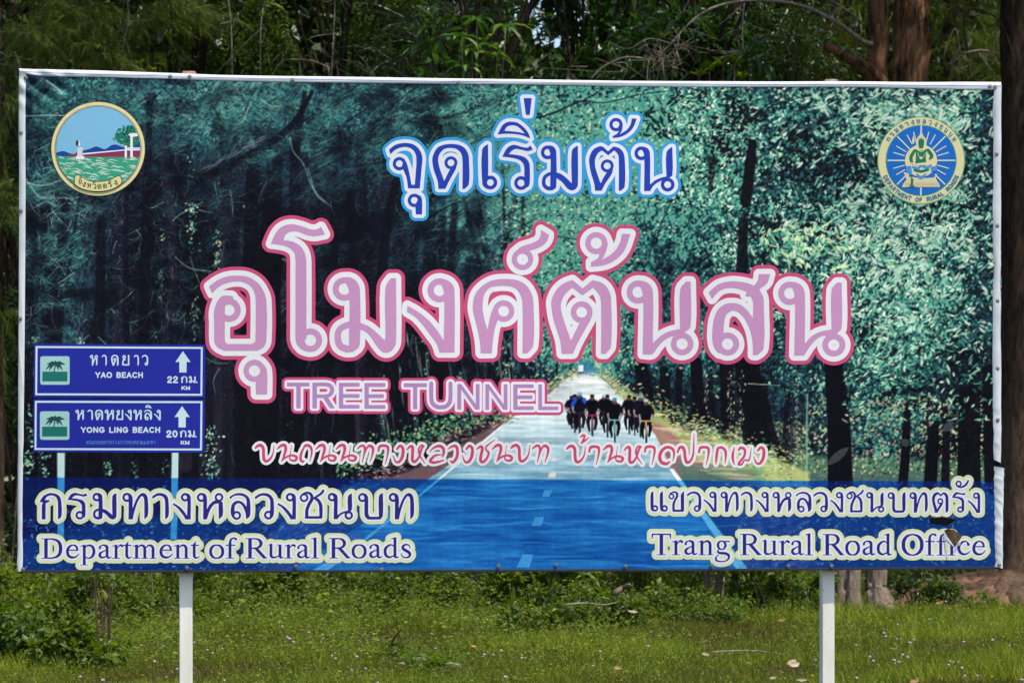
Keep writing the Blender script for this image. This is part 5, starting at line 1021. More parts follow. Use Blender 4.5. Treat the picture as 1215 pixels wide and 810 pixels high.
cover_leaf = leafmat('cover_leaf', (.035, .05, .01), (.112, .160, .012), (.22, .26, .028), .5, .4, .2)
gloss_leaf = leafmat('glossy_leaf', (.016, .048, .010), (.065, .14, .022), (.19, .29, .06), .3, .35, .5)
sword_leaf = leafmat('sword_leaf', (.03, .05, .022), (.10, .14, .07), (.20, .23, .13), .4, .2, .4)
grass_m = leafmat('grass_blade', (.075, .055, .018), (.115, .165, .012), (.27, .30, .04), .6, .3, .12)

def tree(name, label, base, spec, mat, group=None, seg=12, jit=.08, seed=0, part='trunk'):
    t = tag(empty(name, base), label, 'tree', group); tubes(part, spec, mat, t, seg, jit, seed); return t
def V3(px, py, Y): p = at(px, py, Y); return (p.x, p.y, p.z)

# 1. the broken twin trunk behind the board, right
rs = np.random.default_rng(11)
b0 = Vector((*ground_at(1022, 727)[:2], 0)); Yt = b0.y
t1 = tree('broken_tree', 'broken brown twin trunked tree rising behind the right end of the billboard', b0, [
    ([V3(992, 760, Yt), V3(993, 728, Yt), V3(997, 680, Yt), V3(1016, 400, Yt), V3(1040, 90, Yt), V3(1043, 0, Yt), V3(1046, -160, Yt)], [.12, .09, .075, .09, .108, .10, .09]),
    ([V3(1018, 760, Yt + .1), V3(1014, 728, Yt - .05), V3(1012, 700, Yt - .05), V3(1014, 640, Yt), V3(1024, 400, Yt + .05)], [.12, .095, .08, .075, .06])], bark_brown, seg=28, jit=.18)
tubes('trunk', [([V3(1056, 760, Yt + .1), V3(1046, 727, Yt), V3(1041, 700, Yt + .05), V3(1040, 670, Yt + .1), V3(1052, 400, Yt + .2), V3(1078, 95, Yt + .25), V3(1081, 10, Yt + .25), V3(1082, -14, Yt + .25), V3(1080, -60, Yt + .25)], [.22, .14, .105, .10, .12, .165, .165, .16, .12])], wood_orange, t1, 34, .2, 4)['label'] = 'stripped brown trunk with a split face'
limbs('root', [([V3(1062, 722, Yt - .1), V3(1050, 722, Yt - .1), V3(1042, 705, Yt + .1)], [.03, .09, .1]), ([V3(985, 735, Yt), V3(995, 722, Yt), V3(1003, 700, Yt)], [.03, .09, .08])], bark_brown, t1, 12, .12, 8)
tubes('broken_limb', [([V3(1044, 100, Yt - .1), V3(1030, 84, Yt - .2), V3(1005, 68, Yt - .3), V3(979, 54, Yt - .35)], [.10, .075, .05, .04])], bark_brown, t1, 12, .15, 9)
db = [([V3(1040, 55, Yt), V3(1022, 48, Yt - .2), V3(995, 28, Yt - .4), V3(960, 10, Yt - .5), V3(925, 2, Yt - .6), V3(885, 1, Yt - .7), V3(850, 8, Yt - .8), V3(825, 22, Yt - .8), V3(805, 42, Yt - .8), V3(797, 50, Yt - .8)], [.045, .036, .03, .026, .022, .02, .017, .015, .012, .008]),
      ([V3(1025, 30, Yt), V3(1010, 16, Yt - .3), V3(985, 0, Yt - .4), V3(960, -14, Yt - .5)], [.022, .016, .012, .008]), ([V3(1017, 18, Yt - .3), V3(1014, 40, Yt - .2), V3(1018, 70, Yt - .1)], [.008, .007, .006]),
      ([V3(883, 2, Yt - .7), V3(881, 30, Yt - .75), V3(882, 62, Yt - .8)], [.012, .01, .007]), ([V3(882, 62, Yt - .8), V3(860, 61, Yt - .8), V3(840, 60, Yt - .8)], [.007, .005, .003]),
      ([V3(806, 42, Yt - .8), V3(803, 62, Yt - .8), V3(808, 78, Yt - .8)], [.009, .007, .004]), ([V3(800, 48, Yt - .8), V3(790, 58, Yt - .8), V3(776, 70, Yt - .8), V3(750, 68, Yt - .8), V3(735, 70, Yt - .8), V3(715, 80, Yt - .8), V3(700, 95, Yt - .8)], [.014, .014, .012, .01, .009, .008, .006]),
      ([V3(770, 72, Yt - .8), V3(768, 85, Yt - .8), V3(768, 98, Yt - .8)], [.008, .008, .006]), ([V3(782, 62, Yt - .8), V3(783, 80, Yt - .8), V3(778, 98, Yt - .8)], [.007, .006, .005]), ([V3(880, 6, Yt - .7), V3(868, 18, Yt - .8), V3(852, 30, Yt - .8)], [.008, .006, .004]),
      ([V3(797, 52, Yt - .8), V3(770, 46, Yt - .9), V3(745, 58, Yt - .9), V3(722, 50, Yt - .9)], [.006, .005, .004, .003]), ([V3(812, 32, Yt - .8), V3(830, 22, Yt - .9), V3(845, 20, Yt - .9)], [.006, .005, .003])]
for i in range(46):
    x, y = rs.normal(788, 12), rs.normal(58, 11); db.append(([V3(x, y, Yt - .8), V3(x + rs.normal(0, 9), y + rs.normal(6, 8), Yt - .8 + rs.normal(0, .1)), V3(x + rs.normal(0, 15), y + rs.normal(12, 12), Yt - .8)], [.004, .003, .002]))
for i in range(26):
    x = rs.uniform(690, 1010); y = 66 + rs.normal(0, 14) if x < 800 else rs.uniform(5, 60); db.append(([V3(x, y, Yt - .7), V3(x + rs.normal(0, 14), y + rs.normal(6, 8), Yt - .7), V3(x + rs.normal(0, 22), y + rs.normal(14, 14), Yt - .7)], [.005, .004, .002]))
db = [(p_, [q_ * .72 for q_ in r2_]) for p_, r2_ in db]
tubes('dead_branch', db, twig_m, t1, 6, .1, 20)

# 2. big dark trunk at the right edge with its roots
b2 = Vector((*ground_at(1214, 715)[:2], 0)); Y2 = 28.6; b2.y = Y2; b2.x = at(1214, 0, Y2).x
t2 = tree('casuarina_tree', 'thick dark trunk at the right edge with flared brown roots', b2, [
    ([V3(1216, 735, Y2), V3(1214, 700, Y2), V3(1211, 655, Y2), V3(1212, 500, Y2), V3(1214, 250, Y2), V3(1213, 0, Y2), V3(1212, -300, Y2), V3(1205, -700, Y2)], [.42, .34, .25, .235, .24, .245, .22, .14])], bark_dark, seg=26, jit=.10, seed=5)
limbs('root', [([V3(1200, 690, Y2 - .1), V3(1160, 704, Y2 - .5), V3(1110, 700, Y2 - .6), V3(1075, 716, Y2 - .8)], [.17, .13, .09, .03]), ([V3(1206, 690, Y2 - .2), V3(1180, 712, Y2 - .9), V3(1150, 722, Y2 - 1.2)], [.15, .10, .03]), ([V3(1200, 700, Y2 - .2), V3(1212, 718, Y2 - 1.2), V3(1235, 724, Y2 - 1.5)], [.15, .12, .03]), ([V3(1190, 680, Y2), V3(1150, 690, Y2), V3(1085, 694, Y2 + .2)], [.12, .10, .04])], bark_dark, t2, 12, .2, 31)
rk = np.random.default_rng(35); hi = [np.array([5.8 + rk.normal(0, 1.5), 28 + rk.normal(-.6, 1.0), rk.uniform(7.7, 11.5)]) for i in range(34)]
foliage('crown', [crown(rk, hi, .95, 2200, .42, .06, 'diamond', (.4, .3), .5, .4)], needle_m, t2)  # high clumps added above the frame to shade the right trunks
hi = [np.array([4.2 + rk.normal(0, .9), 26.2 + rk.normal(-.6, .7), rk.uniform(7.2, 9.5)]) for i in range(26)]
foliage('crown', [crown(rk, hi, .8, 2000, .30, .07, 'diamond', (.4, .3), .5, .4)], needle_m, t1)  # canopy added out of view over the bare broken trunks for its shade
# soil heaped round those roots
sx, sy = np.meshgrid(np.linspace(3.9, 7.6, 75), np.linspace(26.0, 31, 75)); rsd = np.random.default_rng(8)
sz = -.06 + .30 * np.exp(-((sx - 5.5) / .8) ** 2 - ((sy - 28.7) / 1.3) ** 2) + .17 * np.exp(-((sx - 4.6) / .7) ** 2 - ((sy - 28.6) / .8) ** 2) + rsd.normal(0, .012, sx.shape)
ii = (np.arange(74)[:, None] * 75 + np.arange(74)[None, :]).ravel()
soil_m = plain('red_soil', (.15, .085, .055), .95, .3, 7, .9, .1, dirt=(.06, .034, .022))
tag(link('soil_mound', npmesh('soil_mound', np.stack([sx.ravel(), sy.ravel(), sz.ravel()], -1), [np.stack([ii, ii + 1, ii + 76, ii + 75], -1)], smooth=True), soil_m), kind='structure')

# 3. further trunks with needle sprays
def casuarina(label, px, Y, rad, regions, seed, lean=0, group='needle trees behind the billboard', n=50, mat=bark_dark, hts=(12, 9)):
    r_ = np.random.default_rng(seed); g = ground_at(px, HY + F * EYE / Y); base = Vector((g.x, Y, 0))
    zt = hts[0]; t = tree('casuarina_tree', label, base, [([(g.x, Y, -.3), (g.x, Y, 1), (g.x + lean * .4, Y, 5), (g.x + lean, Y, zt)], [rad * 1.25, rad, rad * .9, rad * .4])], mat, group, 14, .1, seed)
    tw, br_ = [], []
    for (cx, cy, rx, ry, k) in regions:
        for i in range(k):
            x, y = r_.normal(cx, rx * .5), r_.normal(cy, ry * .5); d = unit(np.array([r_.normal(0, .8) + (x - px) / 60, r_.normal(-.1, .5), r_.normal(-.25, .4)]))
            tw.append((np.array(V3(x, y, Y + r_.normal(-.3, .5))), d, r_.uniform(.25, .75)))
    for i in range(60):     # the rest of its crown, mostly above the frame
        z = r_.uniform(hts[1] - 1.2, zt + .5); a = r_.uniform(0, 6.3); q = r_.uniform(.2, 1.9); tw.append((np.array([g.x + lean + q * math.cos(a), Y + q * math.sin(a), z]), unit(np.array([math.cos(a), math.sin(a), -.2])), r_.uniform(.5, 1.1)))
    for s, d, L in tw[::14]: br_.append(([tuple(s), tuple((np.array(s) + np.array([g.x, Y, s[2] + .5])) / 2), (g.x, Y, s[2] + .7)], [.006, .012, .02]))
    hi = [np.array([g.x + lean + r_.normal(0, 1.2), Y + r_.normal(-.8, 1.0), r_.uniform(8.0, zt)]) for i in range(24)]  # extra leaf clumps, added above the frame to keep sun off the wood
    foliage('crown', [needles(r_, tw, n, .20, .007, (.5, .2)), crown(r_, hi, .9, 1000, .42, .06, 'diamond', (.4, .3), .5, .4)], needle_m, t)
    limbs('branch', br_, mat, t, 5, .1, seed + 1)
    return t
casuarina('needle tree with light drooping sprays above the top left of the billboard', 97, 31.0, .065, [(85, 22, 34, 26, 90), (70, 45, 20, 16, 26), (135, 70, 16, 14, 26), (190, 8, 36, 12, 40), (120, 20, 20, 20, 20)], 41, n=75)
casuarina('slim dark needle tree right of the broken trunk', 1128, 36.5, .15, [(1150, 40, 40, 40, 70), (1110, 60, 30, 40, 30)], 42, n=60)
casuarina('slim pale needle tree left of the broken trunk', 991, 37.5, .09, [(985, 40, 40, 40, 60), (960, 70, 24, 24, 20)], 43, n=60, mat=bark_grey)
casuarina('dark needle tree at the far left edge of the billboard', -4, 30.5, .09, [(20, 40, 30, 40, 20), (6, 120, 20, 40, 24), (6, 240, 16, 30, 40), (6, 360, 16, 30, 10)], 44, n=60)
casuarina('needle tree with its sprays beside the right hem of the billboard', 1290, 33, .16, [(1190, 120, 12, 40, 8), (1188, 440, 14, 30, 14), (1260, 60, 50, 50, 30), (1200, 50, 20, 20, 12)], 45, n=60)

# 4. leafy trees and shrubs between the trunks: label, name, pixel centre list, depth ...
def leafy_tree(name, label, px, Y, clumps, n, ln, wd, mat, seed, kind='diamond', tone=(.4, .3), stem=.045, group=None, cat='tree', down=.25, droop=.3, high=True, trunk_mat=bark_dark):
    r_ = np.random.default_rng(seed); x = at(px, 0, Y).x; t = tag(empty(name, (x, Y, 0)), label, cat, group)
    cs = [np.array([*V3(cx, cy, Y + dy)]) for cx, cy, r, dy in clumps]; rr = [c[2] for c in clumps]; top = max(c[2] for c in cs)
    sp = [([(x, Y, -.2), (x + r_.normal(0, .1), Y, top * .35), (x + r_.normal(0, .15), Y, top * .75)], [stem * 1.3, stem, stem * .6])]
    for c in cs[::2]: sp.append(([(x + r_.normal(0, .05), Y, max(.1, c[2] * .45)), tuple((np.array([x, Y, c[2] * .8]) + c) / 2 + [0, 0, .1]), tuple(c)], [stem * .5, stem * .35, stem * .12]))
    parts = [crown(r_, cs, rr, n, ln, wd, kind, tone, droop, down)]
    if high:            # the upper crown, above the frame, shades all below
        hi = [np.array([x + r_.normal(0, 1.3), Y + r_.normal(-.9, .9), r_.uniform(7.9, 10.8)]) for i in range(22)]
        for c in hi[::3]: sp.append(([(x, Y, 5.5), tuple((np.array([x, Y, 6.5]) + c) / 2), tuple(c)], [stem * .6, stem * .4, stem * .15]))
        parts.append(crown(r_, hi, .75, 950, .25, .13, 'diamond', tone, droop, down))
    tubes('trunk', sp, trunk_mat, t, 8, .1, seed)
    foliage('crown', parts, mat, t); return t
G_T = 'leafy trees behind the billboard'
def grid(x0, x1, y0, y1, k, r, dy, seed):
    r_ = np.random.default_rng(seed); return [(r_.uniform(x0, x1), r_.uniform(y0, y1), r * r_.uniform(.7, 1.3), r_.normal(0, dy)) for _ in range(k)]
leafy_tree('small_leaved_tree', 'dark small leaved tree above the left end of the top hem', 20, 33.5, grid(-120, 80, -40, 230, 26, .45, .4, 50) + grid(-60, 25, 200, 640, 22, .4, .4, 51), 9000, .085, .04, dark_leaf, 50, group=G_T)
leafy_tree('small_leaved_tree', 'small leaved tree between the needle tree and the vine at upper left', 220, 32.5, grid(140, 330, -60, 260, 40, .42, .4, 52), 12000, .075, .036, mid_leaf, 52, tone=(.3, .28), group=G_T)
leafy_tree('small_leaved_tree', 'dense small leaved tree under the hanging vine, with brown dry stems', 400, 32.0, grid(300, 500, -60, 260, 42, .42, .4, 53), 12000, .07, .034, mid_leaf, 53, tone=(.34, .3), group=G_T)
leafy_tree('small_leaved_tree', 'rounded dense dark bush left of the broken brown trunk', 925, 30.5, grid(880, 975, 8, 200, 34, .32, .3, 54), 10000, .05, .026, dark_leaf, 54, tone=(.35, .25), group=G_T, high=False)
leafy_tree('broad_leaved_tree', 'glossy broad leaved tree with drooping leaf whorls above the middle of the billboard', 575, 29.5, grid(510, 620, 10, 240, 30, .30, .3, 55), 1500, .21, .062, gloss_leaf, 55, 'lance', (.4, .25), group=G_T, droop=.9)
leafy_tree('broad_leaved_tree', 'dark broad leaved tree standing against the bright gap of sky', 690, 33.5, grid(640, 760, 40, 260, 30, .40, .4, 56) + grid(655, 720, -40, 30, 7, .25, .3, 156), 2600, .22, .075, gloss_leaf, 56, 'lance', (.2, .2), group=G_T, droop=.8)
leafy_tree('broad_leaved_tree', 'broad leaved tree under the arching dead branch', 820, 30.0, grid(740, 900, -10, 240, 36, .34, .3, 57), 2700, .19, .058, gloss_leaf, 57, 'lance', (.36, .22), group=G_T, droop=.7)
leafy_tree('small_leaved_tree', 'dark tree filling the gap behind the arching branch', 860, 35.5, grid(730, 1000, -60, 260, 44, .5, .5, 58), 12000, .10, .045, dark_leaf, 58, tone=(.25, .25), group=G_T)
leafy_tree('small_leaved_tree', 'dim tree deep in the wood between the two right trunks', 1120, 39.5, grid(1000, 1300, -80, 300, 44, .6, .5, 59), 11000, .11, .045, dark_leaf, 59, tone=(.3, .25), group=G_T)
leafy_tree('small_leaved_tree', 'dim olive tree behind the glossy tree, left of the sky gap', 520, 36, grid(420, 620, -70, 260, 36, .5, .5, 60), 9000, .10, .045, dark_leaf, 60, tone=(.35, .3), group=G_T)
# whorls of big pale leaves, on their own plants
def whorl_plant(name, label, px, Y, whorls, ln, wd, mat, seed, k=9, cat='shrub', tone=(.7, .18), up_=.5, droop=.6):
    r_ = np.random.default_rng(seed); x = at(px, 0, Y).x; t = tag(empty(name, (x, Y, 0)), label, cat); P_, D_, sp = [], [], []
    for cx, cy in whorls:
        c = np.array(V3(cx, cy, Y + r_.normal(0, .15))); sp.append(([(x + r_.normal(0, .06), Y, 0), tuple(c * [.5, .5, .6] + np.array([x, Y, 0]) * [.5, .5, .4]), tuple(c)], [.022, .014, .006]))
        for i in range(k):
            a = i / k * 6.283 + r_.normal(0, .25); P_.append(c); D_.append([math.cos(a), math.sin(a), up_ + r_.normal(0, .3)])
    n_ = len(P_); V, F_, tn = leaves(np.array(P_), np.array(D_), np.tile([0, 0, 1.0], (n_, 1)) + r_.normal(0, .2, (n_, 3)), ln * r_.uniform(.7, 1.2, n_), wd * r_.uniform(.8, 1.15, n_), np.clip(r_.normal(tone[0], tone[1], n_), 0, 1), 'lance', droop)
    limbs('stem', sp, bark_grey, t, 6, .05, seed); foliage('foliage', [(V, F_, tn)], mat, t); return t
whorl_plant('broad_leaved_shrub', 'shrub with long glossy pale tipped leaves above the middle of the top hem', 565, 28.6, [(548, 44), (560, 60), (575, 52), (590, 66), (556, 78), (580, 86), (600, 30), (566, 22), (545, 120), (590, 140)], .26, .06, gloss_leaf, 61, 10, tone=(.66, .2), up_=.15, droop=1.0)
whorl_plant('broad_leaved_shrub', 'light green whorled shrub just above the hem beside the dead twigs', 850, 28.8, [(842, 84), (858, 80), (872, 76), (830, 92), (880, 96), (846, 110), (868, 108), (770, 84), (782, 46)], .17, .05, lime_leaf, 62, 10, tone=(.5, .2), up_=1.0, droop=.5)
whorl_plant('broad_leaved_shrub', 'bright small whorled shrub poking over the hem right of the needle tree', 172, 30.0, [(168, 76), (180, 84), (160, 92), (190, 78), (176, 66), (150, 88)], .09, .028, lime_leaf, 63, 12, tone=(.6, .25), up_=.6, droop=.5)
# grey sword leaved plant
r_ = np.random.default_rng(64); x = at(510, 0, 30.2).x; t = tag(empty('sword_leaved_plant', (x, 30.2, 0)), 'tall plant with narrow grey green sword leaves left of the glossy shrub', 'plant'); P_, D_ = [], []
sp = [([(x, 30.2, -.1), (x, 30.2, 3), (x + .1, 30.2, 6.0)], [.07, .06, .05])]
for cx, cy, k in ((512, 60, 70), (488, 30, 40), (470, 74, 40), (540, 20, 40), (500, 110, 50), (525, 96, 40), (455, 105, 20)):
    c = np.array(V3(cx, cy, 30.2 + r_.normal(0, .2))); sp.append(([(x, 30.2, c[2] - .8), tuple((c + [x, 30.2, c[2] - .6]) / 2), tuple(c)], [.03, .025, .02]))
    for i in range(k): a = r_.uniform(0, 6.3); P_.append(c); D_.append([math.cos(a), math.sin(a), r_.normal(.75, .55)])
n_ = len(P_); V, F_, tn = leaves(np.array(P_), np.array(D_), np.tile([0, 0, 1.0], (n_, 1)) + r_.normal(0, .3, (n_, 3)), r_.uniform(.35, .75, n_), np.full(n_, .024), np.clip(r_.normal(.5, .25, n_), 0, 1), 'lance', 1.2)
limbs('stem', sp, bark_grey, t, 8, .1, 64); foliage('foliage', [(V, F_, tn)], sword_leaf, t)
# the hanging vine and dry stems
t = tag(empty('hanging_vine', (at(340, 0, 29.5).x, 29.5, 0)), 'bright green vine hanging in front of the dense small leaved tree', 'vine'); P_, D_ = [], []; pts = [(312, -30), (318, 2), (330, 6), (338, 14), (338, 34), (341, 44), (345, 54), (352, 66)]
for i in range(len(pts) - 1):
    for u in np.linspace(0, 1, 5): 
        c = np.array(V3(pts[i][0] * (1 - u) + pts[i + 1][0] * u, pts[i][1] * (1 - u) + pts[i + 1][1] * u, 29.5))
        for s in (-1, 1): P_.append(c); D_.append([s * 1.0, rs.normal(-.3, .4), rs.normal(-.6, .3)])
n_ = len(P_); V, F_, tn = leaves(np.array(P_), np.array(D_), np.tile([0, -.6, .8], (n_, 1)) + rs.normal(0, .25, (n_, 3)), rs.uniform(.05, .085, n_), np.full(n_, .04), np.clip(rs.normal(.75, .15, n_), 0, 1), 'diamond', .6)
tubes('stem', [([V3(a, b_, 29.52) for a, b_ in pts] + [V3(356, 100, 29.5), V3(352, 300, 29.5), V3(356, 640, 29.5), V3(356, 735, 29.5)], [.005] * (len(pts) + 4))], twig_m, t, 5, .05); foliage('foliage', [(V, F_, tn)], lime_leaf, t)
G_D = 'dry stems leaning in the wood'
for i, (pts, rad, lb) in enumerate((
        ([(268, -20), (274, 30), (276, 120), (280, 400), (284, 730)], .014, 'thin brown stem left of the vine'), ([(312, 10), (309, 60), (312, 300), (316, 735)], .012, 'straight brown stem right beside the vine'),
        ([(398, -10), (396, 40), (390, 200), (384, 735)], .014, 'brown stem right of the vine'), ([(320, 95), (335, 73), (360, 71), (376, 74), (392, 82), (402, 92), (420, 300), (430, 735)], .010, 'pale arching stem just over the top hem'),
        ([(145, 60), (152, 25), (150, -10)], .007, 'pale bare twig right of the needle tree'), ([(0, 62), (10, 68), (24, 82), (60, 300), (70, 735)], .010, 'pale thin stem touching the top left corner of the billboard'),
        ([(1152, 100), (1148, 60), (1144, 20), (1160, 12), (1185, 24), (1200, 60), (1206, 100)], .016, 'dark hooked branch between the two right trunks'), ([(1140, 64), (1165, 60), (1186, 64)], .02, 'broken pale branch stub left of the big dark trunk'))):
    t = tag(empty('dry_stem', (at(pts[-1][0], 0, 29.8).x, 29.8, 0)), lb, 'stem', G_D); sp = [([V3(a, b_, 29.8 if i < 6 else 28.4) for a, b_ in pts], [rad * .62] * (len(pts) - 1) + [rad * .4])]
    for k in range(6):
        u = rs.integers(0, len(pts) - 1); a = np.array(pts[u]) + rs.normal(0, 3, 2); sp.append(([V3(*a, 29.8 if i < 6 else 28.4), V3(*(a + rs.normal(0, 14, 2)), 29.8 if i < 6 else 28.4), V3(*(a + rs.normal(0, 26, 2)), 29.8 if i < 6 else 28.4)], [rad * .4, rad * .3, rad * .15]))
    limbs('branch', sp, twig_m if i != 6 else bark_dark, t, 6, .1, 70 + i)

# 5. the wood far behind, one mass
r_ = np.random.default_rng(80); n_ = 200000
p = np.stack([r_.uniform(-15, 15, n_), r_.uniform(41, 50, n_), r_.uniform(0, 13.5, n_)], -1); u = HX + p[:, 0] / p[:, 1] * F; v = HY - (p[:, 2] - EYE) / p[:, 1] * F
ok = (((u - 655) / 58) ** 2 + ((v - 16) / 46) ** 2 > 1) | (r_.random(n_) < .06); p = p[ok]; n_ = len(p)
V, F_, tn = leaves(p, r_.normal(0, 1, (n_, 3)), r_.normal(0, 1, (n_, 3)), r_.uniform(.22, .5, n_), r_.uniform(.10, .24, n_), np.clip(r_.normal(.3, .25, n_), 0, 1), 'diamond')
tag(link('far_wood', npmesh('far_wood', V, F_, tn), dark_leaf), 'dark mass of leaves deep in the wood', 'woodland', kind='stuff')

# 6. undergrowth along the foot of the wood: every plant on its own
def shrub(label, px, Y, w_, h_, n, ln, wd, mat, seed, tone=(.5, .3), kind='diamond', group='undergrowth shrubs behind the billboard', name='undergrowth_shrub', clumps=18, stems=7, down=.1, rad=.16):
    r_ = np.random.default_rng(seed); x = at(px, 0, Y).x; t = tag(empty(name, (x, Y, float(hgt(x, Y)))), label, 'shrub', group); cs, sp = [], []
    for i in range(clumps):
        u, q = r_.uniform(-1, 1), r_.random(); top = h_ * (1 - .55 * u * u); cs.append([x + u * w_ * .5, Y + r_.normal(0, w_ * .16), max(.05, top * (.15 + .85 * q))])
    for i in range(stems):
        c = cs[i]; sp.append(([(x + (c[0] - x) * .3, Y, -.02), (x + (c[0] - x) * .6, (Y + c[1]) / 2, c[2] * .6), tuple(c)], [.012, .009, .004]))
    limbs('stem', sp, twig_m, t, 5, .1, seed); foliage('foliage', [crown(r_, cs, rad * w_ * .75, n, ln, wd, kind, tone, .4, down, .8)], mat, t); return t
SH = [('big bright bushy shrub with broad leaves under the middle of the billboard', 648, 24.6, 1.05, .95, 2600, .095, .052, mid_leaf, (.5, .32)),
      ('low leafy shrub in front of the bright bushy shrub, its leaves yellow tipped', 640, 22.6, .85, .42, 1600, .06, .032, mid_leaf, (.42, .34)),
      ('dark leafy shrub left of the bushy shrub', 565, 26.4, 1.0, .75, 2400, .065, .032, mid_leaf, (.36, .28)),
      ('pale dusty shrub under the word Roads', 490, 26.0, 1.05, .70, 2600, .055, .026, mid_leaf, (.5, .3)),
      ('tangle of lime leaved creeper right of the left post', 268, 26.0, 1.1, .70, 2200, .055, .034, lime_leaf, (.62, .3)),
      ('lime leaved creeper hanging from the hem side, halfway from the left post to the middle', 340, 26.6, 1.0, .72, 2200, .06, .034, lime_leaf, (.55, .3)),
      ('brownish thicket below the left end of the word Roads', 410, 26.8, 1.3, .72, 2800, .05, .024, mid_leaf, (.34, .34)),
      ('yellow green feathery shrub under the word Rural', 186, 24.6, .85, .72, 2400, .042, .024, lime_leaf, (.7, .25)),
      ('yellow green shrub under the bottom left corner of the billboard', 55, 24.4, 1.1, .70, 2800, .055, .03, lime_leaf, (.6, .3)),
      ('dark weedy shrub left of the bare upright stems', 105, 23.4, .95, .60, 2400, .06, .032, mid_leaf, (.5, .3)),
      ('rounded green shrub halfway between the bushy shrub and the right post', 760, 27.0, 1.1, .75, 2600, .06, .034, mid_leaf, (.55, .28)),
      ('dense bright shrub touching the hem, left of the right post', 850, 26.4, 1.05, .80, 2800, .062, .036, mid_leaf, (.6, .28)),
      ('dense shrub with dark gaps beside the right post', 925, 26.2, .95, .78, 2600, .062, .036, mid_leaf, (.58, .3)),
      ('small shrub at the foot of the twin trunks', 968, 25.6, .5, .42, 900, .05, .028, mid_leaf, (.5, .3)),
      ('low shrub in front of the dense shrub left of the right post', 800, 25.0, 1.2, .38, 2200, .055, .032, mid_leaf, (.55, .3)),
      ('low sprawling weed bush below the bushy shrub', 700, 23.6, 1.1, .40, 2200, .052, .03, mid_leaf, (.5, .32)),
      ('shaded low bush right of the twin trunks', 1090, 27.6, .8, .42, 1300, .07, .035, dark_leaf, (.55, .3)),
      ('fresh green tuft at the edge of the red soil', 1165, 26.3, .35, .22, 420, .07, .022, lime_leaf, (.5, .25)),
      ('weed with yellow leaves left of the yellow green feathery shrub', 150, 24.9, .7, .70, 1800, .045, .026, lime_leaf, (.65, .25)),
      ('deep shaded bush behind the lime creeper', 300, 29.4, 1.6, .8, 2400, .07, .035, dark_leaf, (.4, .3)),
      ('deep shaded bush behind the pale dusty shrub', 520, 29.4, 1.6, .9, 2400, .07, .035, dark_leaf, (.45, .3)),
      ('deep shaded bush behind the shrubs left of the right post', 800, 29.6, 2.2, 1.0, 3200, .075, .036, dark_leaf, (.5, .3)),
      ('deep shaded bush between the trunks at the right', 1110, 29.8, 1.6, .7, 2200, .075, .036, dark_leaf, (.45, .3)),
      ('deep shaded bush behind the lower left corner', 40, 29.6, 1.8, .9, 2600, .07, .035, mid_leaf, (.45, .3)),
      ('tall dark bush seen past the left hem of the billboard', 2, 31.5, 1.3, 3.2, 3000, .10, .05, dark_leaf, (.5, .3)),
      ('small upright weed with pale broad leaves among the lime creepers', 418, 24.8, .34, .24, 220, .055, .04, lime_leaf, (.4, .2)),
      ('fern like tuft at the left end of the pale dusty shrub', 458, 25.4, .4, .32, 420, .07, .022, lime_leaf, (.4, .25))]
for i, (lb, px, Y, w_, h_, n, ln, wd, mt, tn) in enumerate(SH): shrub(lb, px, Y, w_, h_, n, ln, wd, mt, 100 + i, tn)
SH2 = [('dark leaved weed clump at the bottom left corner', 20, 19.4, .9, .42, 1700, .06, .04, mid_leaf, (.36, .24)), ('broad leaved weed clump in the lower left foreground', 75, 18.9, .75, .34, 1300, .065, .045, mid_leaf, (.5, .25)), ('weed clump before the bare upright stems', 112, 20.2, .6, .3, 1000, .055, .036, mid_leaf, (.48, .28)),
       ('low broad leaved weed in the grass right of the left post', 500, 18.7, .5, .13, 130, .10, .045, mid_leaf, (.55, .2)), ('small pale weed in the grass below the dark stick', 482, 19.9, .4, .14, 160, .075, .03, lime_leaf, (.35, .2)), ('loose weed cluster under the left end of the billboard', 40, 21.6, .8, .42, 1500, .06, .04, lime_leaf, (.4, .25))]
for i, (lb, px, Y, w_, h_, n, ln, wd, mt, tn) in enumerate(SH2): shrub(lb, px, Y, w_, h_, n, ln, wd, mt, 160 + i, tn, group='weeds growing in the grass', name='weed', clumps=12, down=.25, rad=.2)
# bare upright stems under the board's left end
t = tag(empty('bare_stem_cluster', ground_at(126, 782)), 'cluster of thin dark upright stems left of the left post', 'plant'); Yb = ground_at(126, 782).y; sp = []
for x0, x1, y1 in ((118, 112, 682), (124, 120, 690), (128, 131, 680), (130, 134, 692), (122, 126, 720), (126, 116, 700)): sp.append(([V3(x0, 786, Yb), V3((x0 + x1) / 2 + rs.normal(0, 1), 735, Yb), V3(x1, y1, Yb)], [.008, .007, .005]))
limbs('stem', sp, bark_dark, t, 6, .05, 90)
